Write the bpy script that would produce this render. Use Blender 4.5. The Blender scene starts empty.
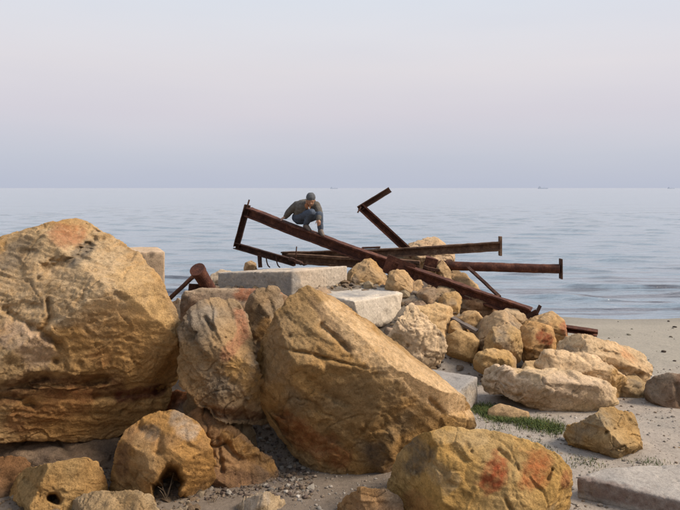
import bpy, bmesh, math, random
import numpy as np
from mathutils import Vector, Matrix

# ------------------------------------------------------------------ scene, camera, light
scene = bpy.context.scene
COL = scene.collection
F, H = 600.0, 3.2                      # focal length in photo pixels, eye height over the sea
HORIZON = 188.0

cam_d = bpy.data.cameras.new('camera')
cam = bpy.data.objects.new('camera', cam_d); COL.objects.link(cam)
cam.location = (0, 0, H); cam.rotation_euler = (math.radians(90), 0, 0)
cam_d.sensor_width = 36.0; cam_d.lens = 36.0 * F / 680.0
cam_d.shift_y = -(255.0 - HORIZON) / 680.0
cam_d.clip_start = 0.1; cam_d.clip_end = 60000
scene.camera = cam

SUN_EL, SUN_AZ = math.radians(41), math.radians(98)   # azimuth clockwise from +Y: right and a little behind
world = bpy.data.worlds.new('World'); scene.world = world; world.use_nodes = True
wn, wl = world.node_tree.nodes, world.node_tree.links
bg = wn['Background']
sky = wn.new('ShaderNodeTexSky'); sky.sky_type = 'NISHITA'; sky.sun_disc = False
sky.sun_elevation = SUN_EL; sky.sun_rotation = SUN_AZ
sky.air_density = 1.0; sky.dust_density = 3.0; sky.ozone_density = 2.0
# twilight colour by elevation: lavender at the sea line, a pink belt, pale blue-white above
tc = wn.new('ShaderNodeTexCoord'); sp = wn.new('ShaderNodeSeparateXYZ'); wl.new(tc.outputs['Generated'], sp.inputs[0])
rp = wn.new('ShaderNodeValToRGB'); wl.new(sp.outputs['Z'], rp.inputs[0])
els = rp.color_ramp.elements
stops = [(0.0, (4.15, 4.45, 5.35)), (0.05, (4.40, 4.60, 5.35)), (0.12, (5.35, 5.05, 5.50)), (0.19, (6.05, 5.70, 5.85)),
         (0.32, (5.8, 6.15, 6.65)), (1.0, (4.8, 5.4, 6.5))]
while len(els) < len(stops): els.new(0.5)
for e, (p, c) in zip(els, stops): e.position = p; e.color = (*c, 1)
mx = wn.new('ShaderNodeMix'); mx.data_type = 'RGBA'; mx.inputs['Factor'].default_value = 0.88
wl.new(sky.outputs[0], mx.inputs['A']); wl.new(rp.outputs[0], mx.inputs['B'])
hm = wn.new('ShaderNodeMapping'); hm.inputs['Scale'].default_value = (1.2, 1.2, 7.0); wl.new(tc.outputs['Generated'], hm.inputs[0])
hn = wn.new('ShaderNodeTexNoise'); hn.inputs['Scale'].default_value = 1.6; hn.inputs['Detail'].default_value = 3; wl.new(hm.outputs[0], hn.inputs['Vector'])
hr = wn.new('ShaderNodeValToRGB'); wl.new(hn.outputs[0], hr.inputs[0])
hr.color_ramp.elements[0].position = 0.25; hr.color_ramp.elements[0].color = (0.965, 0.97, 0.985, 1); hr.color_ramp.elements[1].position = 0.75; hr.color_ramp.elements[1].color = (1.03, 1.02, 1.01, 1)
hx_ = wn.new('ShaderNodeMix'); hx_.data_type = 'RGBA'; hx_.blend_type = 'MULTIPLY'; hx_.inputs['Factor'].default_value = 1.0
wl.new(mx.outputs['Result'], hx_.inputs['A']); wl.new(hr.outputs[0], hx_.inputs['B'])
wl.new(hx_.outputs['Result'], bg.inputs['Color']); bg.inputs['Strength'].default_value = 0.112

sun_d = bpy.data.lights.new('sun', 'SUN'); sun_d.energy = 4.4; sun_d.angle = math.radians(20); sun_d.color = (1.0, 0.86, 0.70)
sun = bpy.data.objects.new('sun', sun_d); COL.objects.link(sun)
to_sun = Vector((math.sin(SUN_AZ) * math.cos(SUN_EL), math.cos(SUN_AZ) * math.cos(SUN_EL), math.sin(SUN_EL)))
sun.rotation_euler = to_sun.to_track_quat('Z', 'Y').to_euler(); sun.location = to_sun * 50

vs = scene.view_settings
vs.view_transform = 'Standard'; vs.look = 'None'; vs.exposure = 0.25; vs.gamma = 1.0; vs.use_curve_mapping = False
scene.render.resolution_x, scene.render.resolution_y = 1024, 768

# ------------------------------------------------------------------ helpers
def P(px, py, D):
    """the point of the place that the photograph shows at (px, py), D metres ahead"""
    return Vector(((px - 340.0) / F * D, D, H - (py - HORIZON) / F * D))

rng0 = np.random.RandomState(7)
PERM = rng0.permutation(256).astype(np.int32); PERM = np.concatenate([PERM, PERM, PERM])
GRAD = rng0.normal(size=(256, 3)); GRAD /= np.linalg.norm(GRAD, axis=1)[:, None]; GRAD = GRAD.astype(np.float32)
RND = rng0.rand(256, 4).astype(np.float32)

def hash3(i):
    i = i & 255
    return PERM[PERM[PERM[i[..., 0]] + i[..., 1]] + i[..., 2]]

def perlin(p):
    p = np.asarray(p, np.float32)
    fl = np.floor(p); i = fl.astype(np.int32); f = p - fl
    u = f * f * f * (f * (f * 6 - 15) + 10)
    out = 0
    for dx in (0, 1):
        for dy in (0, 1):
            for dz in (0, 1):
                o = np.array([dx, dy, dz], np.int32)
                g = GRAD[hash3(i + o)]
                w = (u[:, 0] if dx else 1 - u[:, 0]) * (u[:, 1] if dy else 1 - u[:, 1]) * (u[:, 2] if dz else 1 - u[:, 2])
                out = out + w * ((f[:, 0] - dx) * g[:, 0] + (f[:, 1] - dy) * g[:, 1] + (f[:, 2] - dz) * g[:, 2])
    return out * 1.5

def fbm(p, octv=4, gain=0.5):
    a, s, out = 1.0, 0, 0
    for k in range(octv):
        out = out + a * perlin(p * 2.0 ** k + 17.3 * k); s += a; a *= gain
    return out / s

def ridged(p, octv=3):
    a, s, out = 1.0, 0, 0
    for k in range(octv):
        out = out + a * (1 - 2 * np.abs(perlin(p * 2.0 ** k + 9.1 * k))); s += a; a *= 0.5
    return out / s

def worley(p):
    p = np.asarray(p, np.float32)
    fl = np.floor(p); i = fl.astype(np.int32); f = p - fl
    best = np.full(len(p), 9.0); hid = np.zeros(len(p), np.int64); vec = np.zeros_like(p); second = np.full(len(p), 9.0)
    for dx in (-1, 0, 1):
        for dy in (-1, 0, 1):
            for dz in (-1, 0, 1):
                o = np.array([dx, dy, dz], np.int32); h = hash3(i + o)
                v = f - o.astype(np.float32) - RND[h, :3]
                d = np.sqrt(v[:, 0] ** 2 + v[:, 1] ** 2 + v[:, 2] ** 2); m = d < best
                second = np.where(m, best, np.minimum(second, d))
                best = np.where(m, d, best); hid = np.where(m, h, hid); vec[m] = v[m]
    return best, second, hid, vec

def sstep(a, b, x):
    t = np.clip((x - a) / (b - a), 0, 1); return t * t * (3 - 2 * t)

def poly_dist(u, v, pts):
    if len(pts) == 1: return np.hypot(u - pts[0][0], v - pts[0][1])
    best = np.full(len(u), 1e9)
    for (x0, y0), (x1, y1) in zip(pts[:-1], pts[1:]):
        dx, dy = x1 - x0, y1 - y0
        t = np.clip(((u - x0) * dx + (v - y0) * dy) / (dx * dx + dy * dy + 1e-9), 0, 1)
        best = np.minimum(best, np.hypot(u - x0 - t * dx, v - y0 - t * dy))
    return best

def tag(o, label=None, cat=None, group=None, kind=None):
    if label: o['label'] = label
    if cat: o['category'] = cat
    if group: o['group'] = group
    if kind: o['kind'] = kind
    return o

def link_mesh(name, me, mat, parent=None):
    o = bpy.data.objects.new(name, me); COL.objects.link(o)
    if mat is not None:
        me.materials.clear(); me.materials.append(mat)
    if parent is not None: o.parent = parent
    return o

def recentre(o):
    """put the origin of a mesh thing at the middle of its base"""
    me = o.data; n = len(me.vertices); a = np.empty(n * 3, np.float32); me.vertices.foreach_get('co', a); a = a.reshape(-1, 3)
    c = (a.min(0) + a.max(0)) / 2; c[2] = a[:, 2].min()
    me.vertices.foreach_set('co', (a - c).astype(np.float32).ravel()); me.update(); o.location = Vector(c.tolist())

def empty(name, loc):
    o = bpy.data.objects.new(name, None); COL.objects.link(o); o.location = loc; o.empty_display_size = 0.1
    return o

def adopt(o, root):
    """parent a world-space mesh to an unrotated root, keeping it in place"""
    o.parent = root; o.location = -root.location if o.location.length == 0 else o.location - root.location
    return o

# ------------------------------------------------------------------ materials
def new_mat(name):
    m = bpy.data.materials.new(name); m.use_nodes = True
    nt = m.node_tree; b = nt.nodes['Principled BSDF']
    b.inputs['Specular IOR Level'].default_value = 0.25
    return m, nt, b

def noise_node(nt, scale, detail=4, rough=0.55, vec=None):
    n = nt.nodes.new('ShaderNodeTexNoise'); n.inputs['Scale'].default_value = scale
    n.inputs['Detail'].default_value = detail; n.inputs['Roughness'].default_value = rough
    if vec is not None: nt.links.new(vec, n.inputs['Vector'])
    return n

def mix_col(nt, fac, a, b, mode='MIX'):
    m = nt.nodes.new('ShaderNodeMix'); m.data_type = 'RGBA'; m.blend_type = mode
    for key, val in (('Factor', fac), ('A', a), ('B', b)):
        s = m.inputs[key]
        if hasattr(val, 'is_output'): nt.links.new(val, s)
        elif key == 'Factor': s.default_value = val
        else: s.default_value = (*val, 1)
    return m.outputs['Result']

def ramp(nt, fac, stops):
    r = nt.nodes.new('ShaderNodeValToRGB'); e = r.color_ramp.elements
    while len(e) < len(stops): e.new(0.5)
    for q, (p, c) in zip(e, stops):
        q.position = p; q.color = (*(c if isinstance(c, tuple) else (c, c, c)), 1)
    nt.links.new(fac, r.inputs[0]); return r.outputs[0]

def bump(nt, b, height, strength, dist, prev=None):
    n = nt.nodes.new('ShaderNodeBump'); n.inputs['Strength'].default_value = strength; n.inputs['Distance'].default_value = dist
    nt.links.new(height, n.inputs['Height'])
    if prev is not None: nt.links.new(prev, n.inputs['Normal'])
    nt.links.new(n.outputs[0], b.inputs['Normal']); return n.outputs[0]

def attr_mat(name, rough, grain, bump_d, speck=(0.55, 1.25), pit=0.0):
    m, nt, b = new_mat(name)
    at = nt.nodes.new('ShaderNodeAttribute'); at.attribute_name = 'Col'
    geo = nt.nodes.new('ShaderNodeTexCoord').outputs['Object']
    n1 = noise_node(nt, grain, 8, 0.75, geo); n2 = noise_node(nt, grain * 5, 4, 0.75, geo)
    f1 = ramp(nt, n1.outputs[0], [(0.25, speck[0]), (0.5, 0.97), (0.75, speck[1])])
    f2 = ramp(nt, n2.outputs[0], [(0.2, 0.62), (0.5, 1.0), (0.8, 1.28)])
    c = mix_col(nt, 1.0, at.outputs['Color'], f1, 'MULTIPLY'); c = mix_col(nt, 1.0, c, f2, 'MULTIPLY')
    b.inputs['Roughness'].default_value = rough; b.inputs['Specular IOR Level'].default_value = 0.12
    p = None
    if pit:
        r = nt.nodes.new('ShaderNodeTexNoise'); r.noise_type = 'RIDGED_MULTIFRACTAL'; r.inputs['Scale'].default_value = grain * 0.45
        r.inputs['Detail'].default_value = 6; r.inputs['Roughness'].default_value = 0.65; nt.links.new(geo, r.inputs['Vector'])
        p = bump(nt, b, ramp(nt, r.outputs[0], [(0.05, 0.0), (0.6, 1.0)]), 0.8, pit)
        v = nt.nodes.new('ShaderNodeTexVoronoi'); v.inputs['Scale'].default_value = grain * 2.2; nt.links.new(geo, v.inputs['Vector'])
        holes = ramp(nt, v.outputs['Distance'], [(0.10, 0.0), (0.30, 1.0)])
        p = bump(nt, b, holes, 0.7, pit * 0.5, p)
    nt.links.new(c, b.inputs['Base Color'])
    p = bump(nt, b, n1.outputs[0], 0.9, bump_d, p); bump(nt, b, n2.outputs[0], 0.9, bump_d * 0.35, p)
    return m

M_ROCK = attr_mat('sandstone', 0.95, 16, 0.04, (0.5, 1.28), 0.016)
M_CONC = attr_mat('concrete', 0.93, 26, 0.02, (0.60, 1.2), 0.004)
M_GROUND = attr_mat('sand_ground', 0.96, 24, 0.015, (0.66, 1.22))

def rust_mat(name, c1, c2, c3):
    m, nt, b = new_mat(name)
    geo = nt.nodes.new('ShaderNodeTexCoord').outputs['Object']
    n1 = noise_node(nt, 6, 10, 0.8, geo); n2 = noise_node(nt, 45, 4, 0.7, geo)
    c = ramp(nt, n1.outputs[0], [(0.36, c1), (0.52, c2), (0.72, c3)])
    c = mix_col(nt, 1.0, c, ramp(nt, n2.outputs[0], [(0.25, 0.5), (0.5, 1.0), (0.8, 1.35)]), 'MULTIPLY')
    nt.links.new(c, b.inputs['Base Color']); b.inputs['Roughness'].default_value = 0.82
    bump(nt, b, n2.outputs[0], 0.8, 0.012); return m
M_RUST = rust_mat('rust', (0.030, 0.016, 0.012), (0.065, 0.030, 0.020), (0.20, 0.095, 0.055))
M_RUSTRED = rust_mat('rust_red', (0.040, 0.016, 0.012), (0.085, 0.032, 0.021), (0.24, 0.105, 0.058))
M_RUSTPALE = rust_mat('rust_pale', (0.06, 0.035, 0.026), (0.14, 0.08, 0.05), (0.30, 0.21, 0.14))

def plain(name, c, rough=0.85, var=0.25, scale=40):
    m, nt, b = new_mat(name)
    geo = nt.nodes.new('ShaderNodeTexCoord').outputs['Object']
    n = noise_node(nt, scale, 4, 0.6, geo)
    f = ramp(nt, n.outputs[0], [(0.3, 1 - var), (0.7, 1 + var)])
    nt.links.new(mix_col(nt, 1.0, c, f, 'MULTIPLY'), b.inputs['Base Color']); b.inputs['Roughness'].default_value = rough
    bump(nt, b, n.outputs[0], 0.4, 0.006); return m

# ------------------------------------------------------------------ ground, water
def ground_z(X, Y, detail=True):
    X = np.asarray(X, float); Y = np.asarray(Y, float)
    q = np.stack([X * 0.45, Y * 0.0, 0 * X + 3.3], -1).reshape(-1, 3)
    shore = 14.75 + 0.35 * perlin(q).reshape(X.shape)
    z = np.interp(Y - (shore - 14.75), [-60, -30, -12, -6, -2.5, 0, 1.5, 3.6, 5.0, 7.0, 9.0, 12.0, 14.75, 18, 40, 200], [14, 12, 8.5, 5.0, 2.6, 1.62, 1.35, 0.56, 0.5, 0.46, 0.31, 0.14, 0.0, -0.3, -2, -6])  # unseen bank behind the viewpoint, raised to cut sky light on boulder faces
    mound = 1.15 * sstep(-3.3, -2.2, X) * sstep(3.0, 1.5, X) * sstep(8.8, 10.7, Y) * sstep(14.6, 12.8, Y)
    mound = mound + 0.55 * sstep(-3.0, -2.2, X) * sstep(-0.2, -1.0, X) * sstep(6.0, 7.5, Y) * sstep(10, 8.5, Y)
    rub = 0.30 * sstep(5.75, 6.6, Y) * sstep(8.5, 7.5, Y) * sstep(-1.7, -1.2, X) * sstep(0.1, -0.3, X)
    z = z + mound + rub
    if detail:
        p = np.stack([X, Y, 0 * X], -1).reshape(-1, 3)
        near = sstep(14.0, 9.5, Y)
        d = 0.05 * fbm(p * 0.9, 3).reshape(X.shape) * (0.25 + 0.75 * near) + 0.022 * fbm(p * 4, 4).reshape(X.shape) * (0.35 + 0.65 * near) * sstep(14.6, 13.4, Y)
        d2 = 0.10 * ridged(p * 3.1, 3).reshape(X.shape) * np.clip(mound, 0, 1)
        z = z + d + d2
    return z

def grid_mesh(name, xs, ys, zfun):
    X, Y = np.meshgrid(xs, ys); Z = zfun(X, Y)
    v = np.stack([X, Y, Z], -1).reshape(-1, 3); nx, ny = len(xs), len(ys)
    i = (np.arange(ny - 1)[:, None] * nx + np.arange(nx - 1)[None]).ravel()
    f = np.stack([i, i + 1, i + 1 + nx, i + nx], 1)
    me = bpy.data.meshes.new(name)
    me.vertices.add(len(v)); me.vertices.foreach_set('co', v.astype(np.float32).ravel())
    me.loops.add(f.size); me.loops.foreach_set('vertex_index', f.astype(np.int32).ravel())
    me.polygons.add(len(f)); me.polygons.foreach_set('loop_start', np.arange(0, f.size, 4, dtype=np.int32))
    me.polygons.foreach_set('use_smooth', np.ones(len(f), bool)); me.update(calc_edges=True)
    return me, v

def set_col(me, c):
    a = me.color_attributes.new('Col', 'FLOAT_COLOR', 'POINT')
    a.data.foreach_set('color', np.concatenate([np.clip(c, 0.004, 0.95), np.ones((len(c), 1))], 1).astype(np.float32).ravel())

def lerp(a, b, t): return a + (np.asarray(b) - a) * np.asarray(t)[:, None]

def make_ground():
    xs = np.concatenate([[-3000, -600, -120, -40, -20, -12, -9], np.arange(-7.5, 9.0, 0.045), [9.5, 11, 14, 20, 40, 120, 600, 3000]])
    ys = np.concatenate([[-3000, -600, -100, -60, -30, -18, -12, -9, -6, -4, -2.5, -1.2, 0, 0.8, 1.5, 2.2, 3, 3.6], np.arange(4.2, 16.0, 0.045), [16.5, 18, 25, 40, 90, 200]])
    me, v = grid_mesh('ground', xs, ys, ground_z)
    n1 = fbm(v * [0.8, 0.8, 0] + 3, 4); n2 = fbm(v * [6, 6, 0] + 8, 3); n3 = fbm(v * [0.35, 0.9, 0] + 31, 3)
    c = np.tile(np.array([0.35, 0.305, 0.262]), (len(v), 1))
    c = lerp(c, (0.30, 0.27, 0.235), sstep(-0.1, 0.4, n1)); c = lerp(c, (0.42, 0.36, 0.30), sstep(0.05, 0.5, n2) * 0.6)
    beach = sstep(8.8, 10.2, v[:, 1] + 0.5 * n1)
    c = lerp(c, (0.305, 0.28, 0.235), beach * 0.9); c = lerp(c, (0.25, 0.23, 0.19), beach * sstep(0.0, 0.35, n3) * 0.7)
    wet = sstep(13.6, 14.6, v[:, 1] + 0.4 * n3)
    c = lerp(c, (0.21, 0.195, 0.17), wet * 0.6)
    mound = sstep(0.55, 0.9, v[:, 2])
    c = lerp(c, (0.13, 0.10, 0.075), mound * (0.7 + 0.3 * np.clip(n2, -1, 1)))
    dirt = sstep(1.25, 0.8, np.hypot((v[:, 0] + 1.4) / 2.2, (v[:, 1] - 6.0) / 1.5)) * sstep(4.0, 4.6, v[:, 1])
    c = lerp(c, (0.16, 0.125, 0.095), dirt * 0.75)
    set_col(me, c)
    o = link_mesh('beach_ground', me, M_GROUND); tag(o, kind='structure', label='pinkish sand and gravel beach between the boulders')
    return o
make_ground()

def water_mat():
    m, nt, b = new_mat('sea_water')
    b.inputs['Base Color'].default_value = (0.145, 0.185, 0.23, 1); b.inputs['Roughness'].default_value = 0.22
    b.inputs['IOR'].default_value = 1.5; b.inputs['Coat Weight'].default_value = 1.0; b.inputs['Coat Roughness'].default_value = 0.2; b.inputs['Specular IOR Level'].default_value = 0.5
    co = nt.nodes.new('ShaderNodeTexCoord').outputs['Object']
    def mapped(s):
        n = nt.nodes.new('ShaderNodeMapping'); n.inputs['Scale'].default_value = s; nt.links.new(co, n.inputs[0]); return n.outputs[0]
    n1 = noise_node(nt, 1.0, 5, 0.6, mapped((0.9, 2.4, 1))); n2 = noise_node(nt, 1.0, 4, 0.6, mapped((0.16, 0.5, 1)))
    n3 = noise_node(nt, 1.0, 3, 0.5, mapped((3.2, 8.0, 1)))
    sx = nt.nodes.new('ShaderNodeSeparateXYZ'); nt.links.new(co, sx.inputs[0])
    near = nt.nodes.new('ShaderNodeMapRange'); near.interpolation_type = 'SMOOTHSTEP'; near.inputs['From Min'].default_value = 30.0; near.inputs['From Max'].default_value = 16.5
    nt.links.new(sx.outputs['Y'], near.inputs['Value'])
    dash_n = noise_node(nt, 1.0, 3, 0.55, mapped((0.24, 1.5, 1))); dash_f = ramp(nt, dash_n.outputs[0], [(0.50, 0.0), (0.58, 1.0)])
    ml = nt.nodes.new('ShaderNodeMath'); ml.operation = 'MULTIPLY'; nt.links.new(near.outputs[0], ml.inputs[0]); nt.links.new(dash_f, ml.inputs[1])
    nt.links.new(mix_col(nt, ml.outputs[0], (0.15, 0.20, 0.25), (0.030, 0.024, 0.034)), b.inputs['Base Color'])  # dark ripple fronts near shore painted into the water colour
    p = bump(nt, b, n2.outputs[0], 1.0, 0.40); p = bump(nt, b, n1.outputs[0], 1.0, 0.11, p); p = bump(nt, b, n3.outputs[0], 0.8, 0.006, p); nt.links.new(p, b.inputs['Coat Normal'])
    return m

def water_z(X, Y):
    p = np.stack([X * 0.26, Y * 0.95 + 0.10 * X, 0 * X], -1).reshape(-1, 3)
    p2 = np.stack([X * 0.5, Y * 2.3, 0 * X + 5], -1).reshape(-1, 3)
    fade = sstep(170, 30, Y) * sstep(14.6, 16.6, Y); fade2 = sstep(70, 25, Y) * sstep(13.5, 16.0, Y)
    w = sstep(0.08, 0.48, fbm(p, 2)).reshape(X.shape) * 0.09
    p3 = np.stack([X * 0.36, Y * 1.55 + 0.05 * X, 0 * X + 9], -1).reshape(-1, 3)
    w = w * (0.35 + 0.65 * sstep(18, 34, Y)) + np.clip(perlin(p3) - 0.24, 0, 0.3).reshape(X.shape) * 0.34 * sstep(36, 22, Y)
    return w * fade + 0.018 * perlin(p2).reshape(X.shape) * fade2
ys = [13.0]
while ys[-1] < 160: ys.append(ys[-1] + max(0.045, 0.0045 * ys[-1]))
ys += [180, 220, 300, 500, 1000, 2500, 6000, 15000, 30000]
xs = np.concatenate([[-30000, -8000, -2000, -500, -200, -140, -90, -60], np.arange(-40, 40.1, 0.2), [60, 90, 140, 200, 500, 2000, 8000, 30000]])
me, v = grid_mesh('sea', xs, np.array(ys), water_z)
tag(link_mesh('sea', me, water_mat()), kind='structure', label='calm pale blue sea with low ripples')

# ------------------------------------------------------------------ boulders and concrete blocks
def hull_into(bm, pts):
    vs_ = [bm.verts.new(p) for p in pts]
    r = bmesh.ops.convex_hull(bm, input=vs_)
    junk = [g for g in r['geom_interior'] if isinstance(g, bmesh.types.BMVert)]
    junk += [g for g in r['geom_unused'] if isinstance(g, bmesh.types.BMVert)]
    bmesh.ops.delete(bm, geom=list(set(junk)), context='VERTS')

def remeshed(bm, vox, smooth, sub):
    me = bpy.data.meshes.new('raw'); bm.to_mesh(me); bm.free()
    o = bpy.data.objects.new('raw', me); COL.objects.link(o)
    r = o.modifiers.new('r', 'REMESH'); r.mode = 'VOXEL'; r.voxel_size = vox; r.use_smooth_shade = True
    if smooth:
        s = o.modifiers.new('s', 'SMOOTH'); s.factor = 0.5; s.iterations = smooth
    if sub:
        u = o.modifiers.new('u', 'SUBSURF'); u.subdivision_type = 'CATMULL_CLARK'; u.levels = sub
    dg = bpy.context.evaluated_depsgraph_get(); dg.update()
    out = bpy.data.meshes.new_from_object(o.evaluated_get(dg))
    bpy.data.objects.remove(o); bpy.data.meshes.remove(me)
    return out

def get_co(me):
    a = np.empty(len(me.vertices) * 3, np.float32); me.vertices.foreach_get('co', a); return a.reshape(-1, 3).astype(float)
def get_no(me):
    a = np.empty(len(me.vertices) * 3, np.float32); me.vertices.foreach_get('normal', a); return a.reshape(-1, 3).astype(float)

def lobe_pts(o, D, f=None, b=0.6, bs=0.72, lift=0.0):
    """outline (photo px), its distance, nearer face points (px, py, offset), depth b to the back face"""
    pts = []
    for q in o: pts.append(P(q[0], q[1], D + (q[2] if len(q) > 2 else 0.0)))
    cx = sum(q[0] for q in o) / len(o); cy = sum(q[1] for q in o) / len(o)
    if f is None:
        w = (max(q[0] for q in o) - min(q[0] for q in o)) * D / F
        h = (max(q[1] for q in o) - min(q[1] for q in o)) * D / F
        t = 0.33 * min(w, h)
        r = random.Random(int(cx * 7 + cy * 13)); f = []
        for q in o:
            k = r.uniform(0.3, 0.85)
            if r.random() < 0.7: f.append((cx + (q[0] - cx) * k, cy + (q[1] - cy) * k, -t * r.uniform(0.5, 1.35) * (1.25 - 0.7 * k)))
    for q in f: pts.append(P(q[0], q[1], D + q[2]))
    for q in o: pts.append(P(cx + (q[0] - cx) * bs, cy + (q[1] - cy) * bs, D + b))
    return pts

OCHRE, TAN, GREY, BROWN, PALE = (0.46, 0.275, 0.105), (0.48, 0.355, 0.205), (0.285, 0.25, 0.20), (0.235, 0.13, 0.06), (0.56, 0.46, 0.335)
SEED = [0]

def stone_mesh(lobes, vox=0.022, sub=0, smooth=3, amp=1.0, carve=(), c1=OCHRE, c2=TAN, c3=GREY, g=0.45, stains=(), bed=(0.25, 0.1, 1.0),
               strata=1.0, pits=1.0, chips=1.0, mode='rock', facets=5, crack=1.0, fronted=False):
    SEED[0] += 1; sd = SEED[0] * 13.7
    bm = bmesh.new()
    for L in lobes: hull_into(bm, L if not isinstance(L, dict) else lobe_pts(**L))
    me = remeshed(bm, vox, smooth, sub)
    co, no = get_co(me), get_no(me)
    off = np.array([sd, sd * 0.37, -sd * 0.61])
    size = (co.max(0) - co.min(0)); s = min(1.0, float(np.sort(size)[1]) / 1.1)
    bedv = np.array(bed, float); bedv /= np.linalg.norm(bedv)
    if mode == 'rock' and facets:                       # broken faces: flat cuts across the rounded hull
        rr = np.random.RandomState(int(sd * 10)); mid = co.mean(0); y0 = np.quantile(co[:, 1], 0.04)
        rv = mid - np.array([0, 0, H]); rv /= np.linalg.norm(rv)
        for k in range(int(facets)):
            n = rr.normal(size=3)
            if fronted: n = np.array([n[0] * 0.65, -1.0, n[2] * 0.55])   # cuts across the face turned to the land
            else: n[1] = -abs(n[1]) * 0.9
            n /= np.linalg.norm(n)
            pr = (co - mid) @ n; h = np.quantile(pr, rr.uniform(0.82, 0.94) if fronted else rr.uniform(0.86, 0.965))
            over = np.clip(pr - h, 0, None)
            if fronted:
                co = co + rv * np.clip(over / max(-(rv @ n), 0.35), 0, 0.45)[:, None]
            else: co = co - n * (over * 0.9)[:, None]
        if fronted: co = co - rv * (1.2 * (np.quantile(co[:, 1], 0.04) - y0) / rv[1])   # keep the broken face where the rounded one stood
    ray = co - np.array([0, 0, H]); ray /= np.linalg.norm(ray, axis=1)[:, None]
    idx = np.where((no * ray).sum(1) < 0.45)[0]           # fine relief where it can be seen
    p = co[idx] + off
    if mode == 'rock':
        S = max(s, 0.4)
        d = 0.038 * fbm(p * 1.5 / S, 3) + 0.018 * ridged(p * 3.2 / S, 4)
        wq = np.stack([perlin(p * 4.0), perlin(p * 4.0 + 50), perlin(p * 4.0 + 90)], 1)
        b1, b2, hid, vec = worley(p * 2.6 / S + 0.45 * wq)
        d = d + chips * 0.060 * (vec * (RND[hid, 1:4] - 0.5)).sum(1) * sstep(0.0, 0.06, b2 - b1)
        b1, b2, hid, vec = worley(p * 8.0 / max(s, 0.6) + 0.6 * wq)
        d = d + chips * 0.026 * (vec * (RND[hid, 1:4] - 0.5)).sum(1) * sstep(0.0, 0.08, b2 - b1)
        t = (p @ bedv) + 0.10 * fbm(p * 1.3, 2)
        f2 = fbm(p * 1.6, 2)
        d = d + strata * 0.018 * perlin(np.stack([t * 11, 0.6 * f2 + sd, 0 * t], 1)) + strata * 0.014 * perlin(np.stack([t * 32, f2 * 2, 0 * t], 1)) * sstep(-0.15, 0.2, f2)
        rough = sstep(-0.15, 0.35, fbm(p * 1.1 + 40, 2))
        lt = t * 5.5 + 0.5 * f2; fr = lt - np.floor(lt)
        d = d + strata * 0.022 * (sstep(0.0, 0.12, fr) - fr) * sstep(0.0, 0.3, fbm(p * 1.3 + 77, 2))
        cw = p * 1.15 / S + 0.22 * wq + sd
        d = d - crack * 0.035 * sstep(0.045, 0.0, np.abs(perlin(cw))) * sstep(-0.05, 0.15, perlin(p * 1.1 + 13))
        d = d - crack * 0.020 * sstep(0.05, 0.0, np.abs(perlin(cw * 2.3 + 31))) * sstep(0.0, 0.2, perlin(p * 1.7 + 43))
        d = d + (0.4 + 0.6 * rough) * (0.024 * fbm(p * 10, 4) + 0.018 * ridged(p * 20, 3))
        b1, b2, hid, vec = worley(p * 7.0 + 2.2)
        r_ = 0.16 + 0.26 * RND[hid, 2]
        d = d - pits * 0.034 * (RND[hid, 0] < 0.20) * sstep(r_, r_ * 0.4, b1)
        b1, b2, hid, vec = worley(p * 21.0 + 7.2)
        d = d - pits * 0.014 * (RND[hid, 0] < 0.18 + 0.2 * rough) * sstep(0.36, 0.12, b1)
        d = d * amp * (0.4 + 0.6 * s)
    else:
        d = 0.010 * fbm(p * 3, 3) + 0.006 * fbm(p * 18, 3)
        b1, b2, hid, vec = worley(p * 16.0)
        d = (d - 0.011 * pits * (RND[hid, 0] < 0.3) * sstep(0.4, 0.15, b1)) * amp
        b1, b2, hid, vec = worley(p * 3.5)
        d = d - chips * 0.02 * (RND[hid, 1] < 0.3) * sstep(0.45, 0.2, b1)
    co[idx] += no[idx] * d[:, None]
    full = co; co = co[idx]; no = no[idx]
    D = co[:, 1]; u = 340 + co[:, 0] / D * F; v = HORIZON + (H - co[:, 2]) / D * F
    ray = co - np.array([0, 0, H]); ray /= np.linalg.norm(ray, axis=1)[:, None]
    front = sstep(0.25, -0.15, (no * ray).sum(1))
    wob, wob2, wob3 = fbm(p * 6, 3), fbm(p * 9 + 30, 3), fbm(p * 3.5 + 60, 3)
    for pts, w, dep in carve:
        q = poly_dist(u, v, pts)
        if dep > 0.3: k = np.exp(-(np.abs(q + 0.7 * w * (wob + wob2)) / w) ** 4) * dep
        else:
            q = np.abs(q * (1 + 0.5 * wob) + 0.9 * w * wob2); k = dep * np.exp(-(q / (0.85 * w)) ** 2) * np.clip(0.7 + 1.1 * wob3, 0.05, 1.3)
        co = co + ray * (k * front)[:, None]
    full[idx] = co; me.vertices.foreach_set('co', full.astype(np.float32).ravel())
    # the stone's own colours, some light and shade painted in: ochre body, paler and greyer weathering patches, iron and paint stains
    n1, n2, n3 = fbm(p * 1.4 + 11, 4), fbm(p * 3.2 + 23, 4), fbm(p * 2.1 + 57, 4)
    c = np.tile(np.array(c1), (len(co), 1))
    c = lerp(c, c2, sstep(-0.25, 0.35, n1)); c = lerp(c, c3, sstep(0.28 - g * 0.7, 0.62 - g * 0.5, n3) * 0.85)
    t = p @ bedv + 0.12 * fbm(p * 1.3, 2)
    band = perlin(np.stack([t * 8 + sd, 0.6 * n2, 0 * t], 1))
    c = c * (1 + 0.20 * band + 0.26 * n2)[:, None]
    if mode == 'rock':
        c = lerp(c, np.array(c1) * [0.95, 0.62, 0.45], sstep(0.30, 0.6, fbm(p * 1.9 + 71, 4)) * 0.55)
        c = c * (1 - 0.35 * sstep(0.25, 0.55, fbm(p * 8 + 3, 3)))[:, None]
    sn1, sn2 = (fbm(p * 7 + 19, 3), fbm(p * 20, 3)) if len(stains) else (0, 0)
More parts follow.
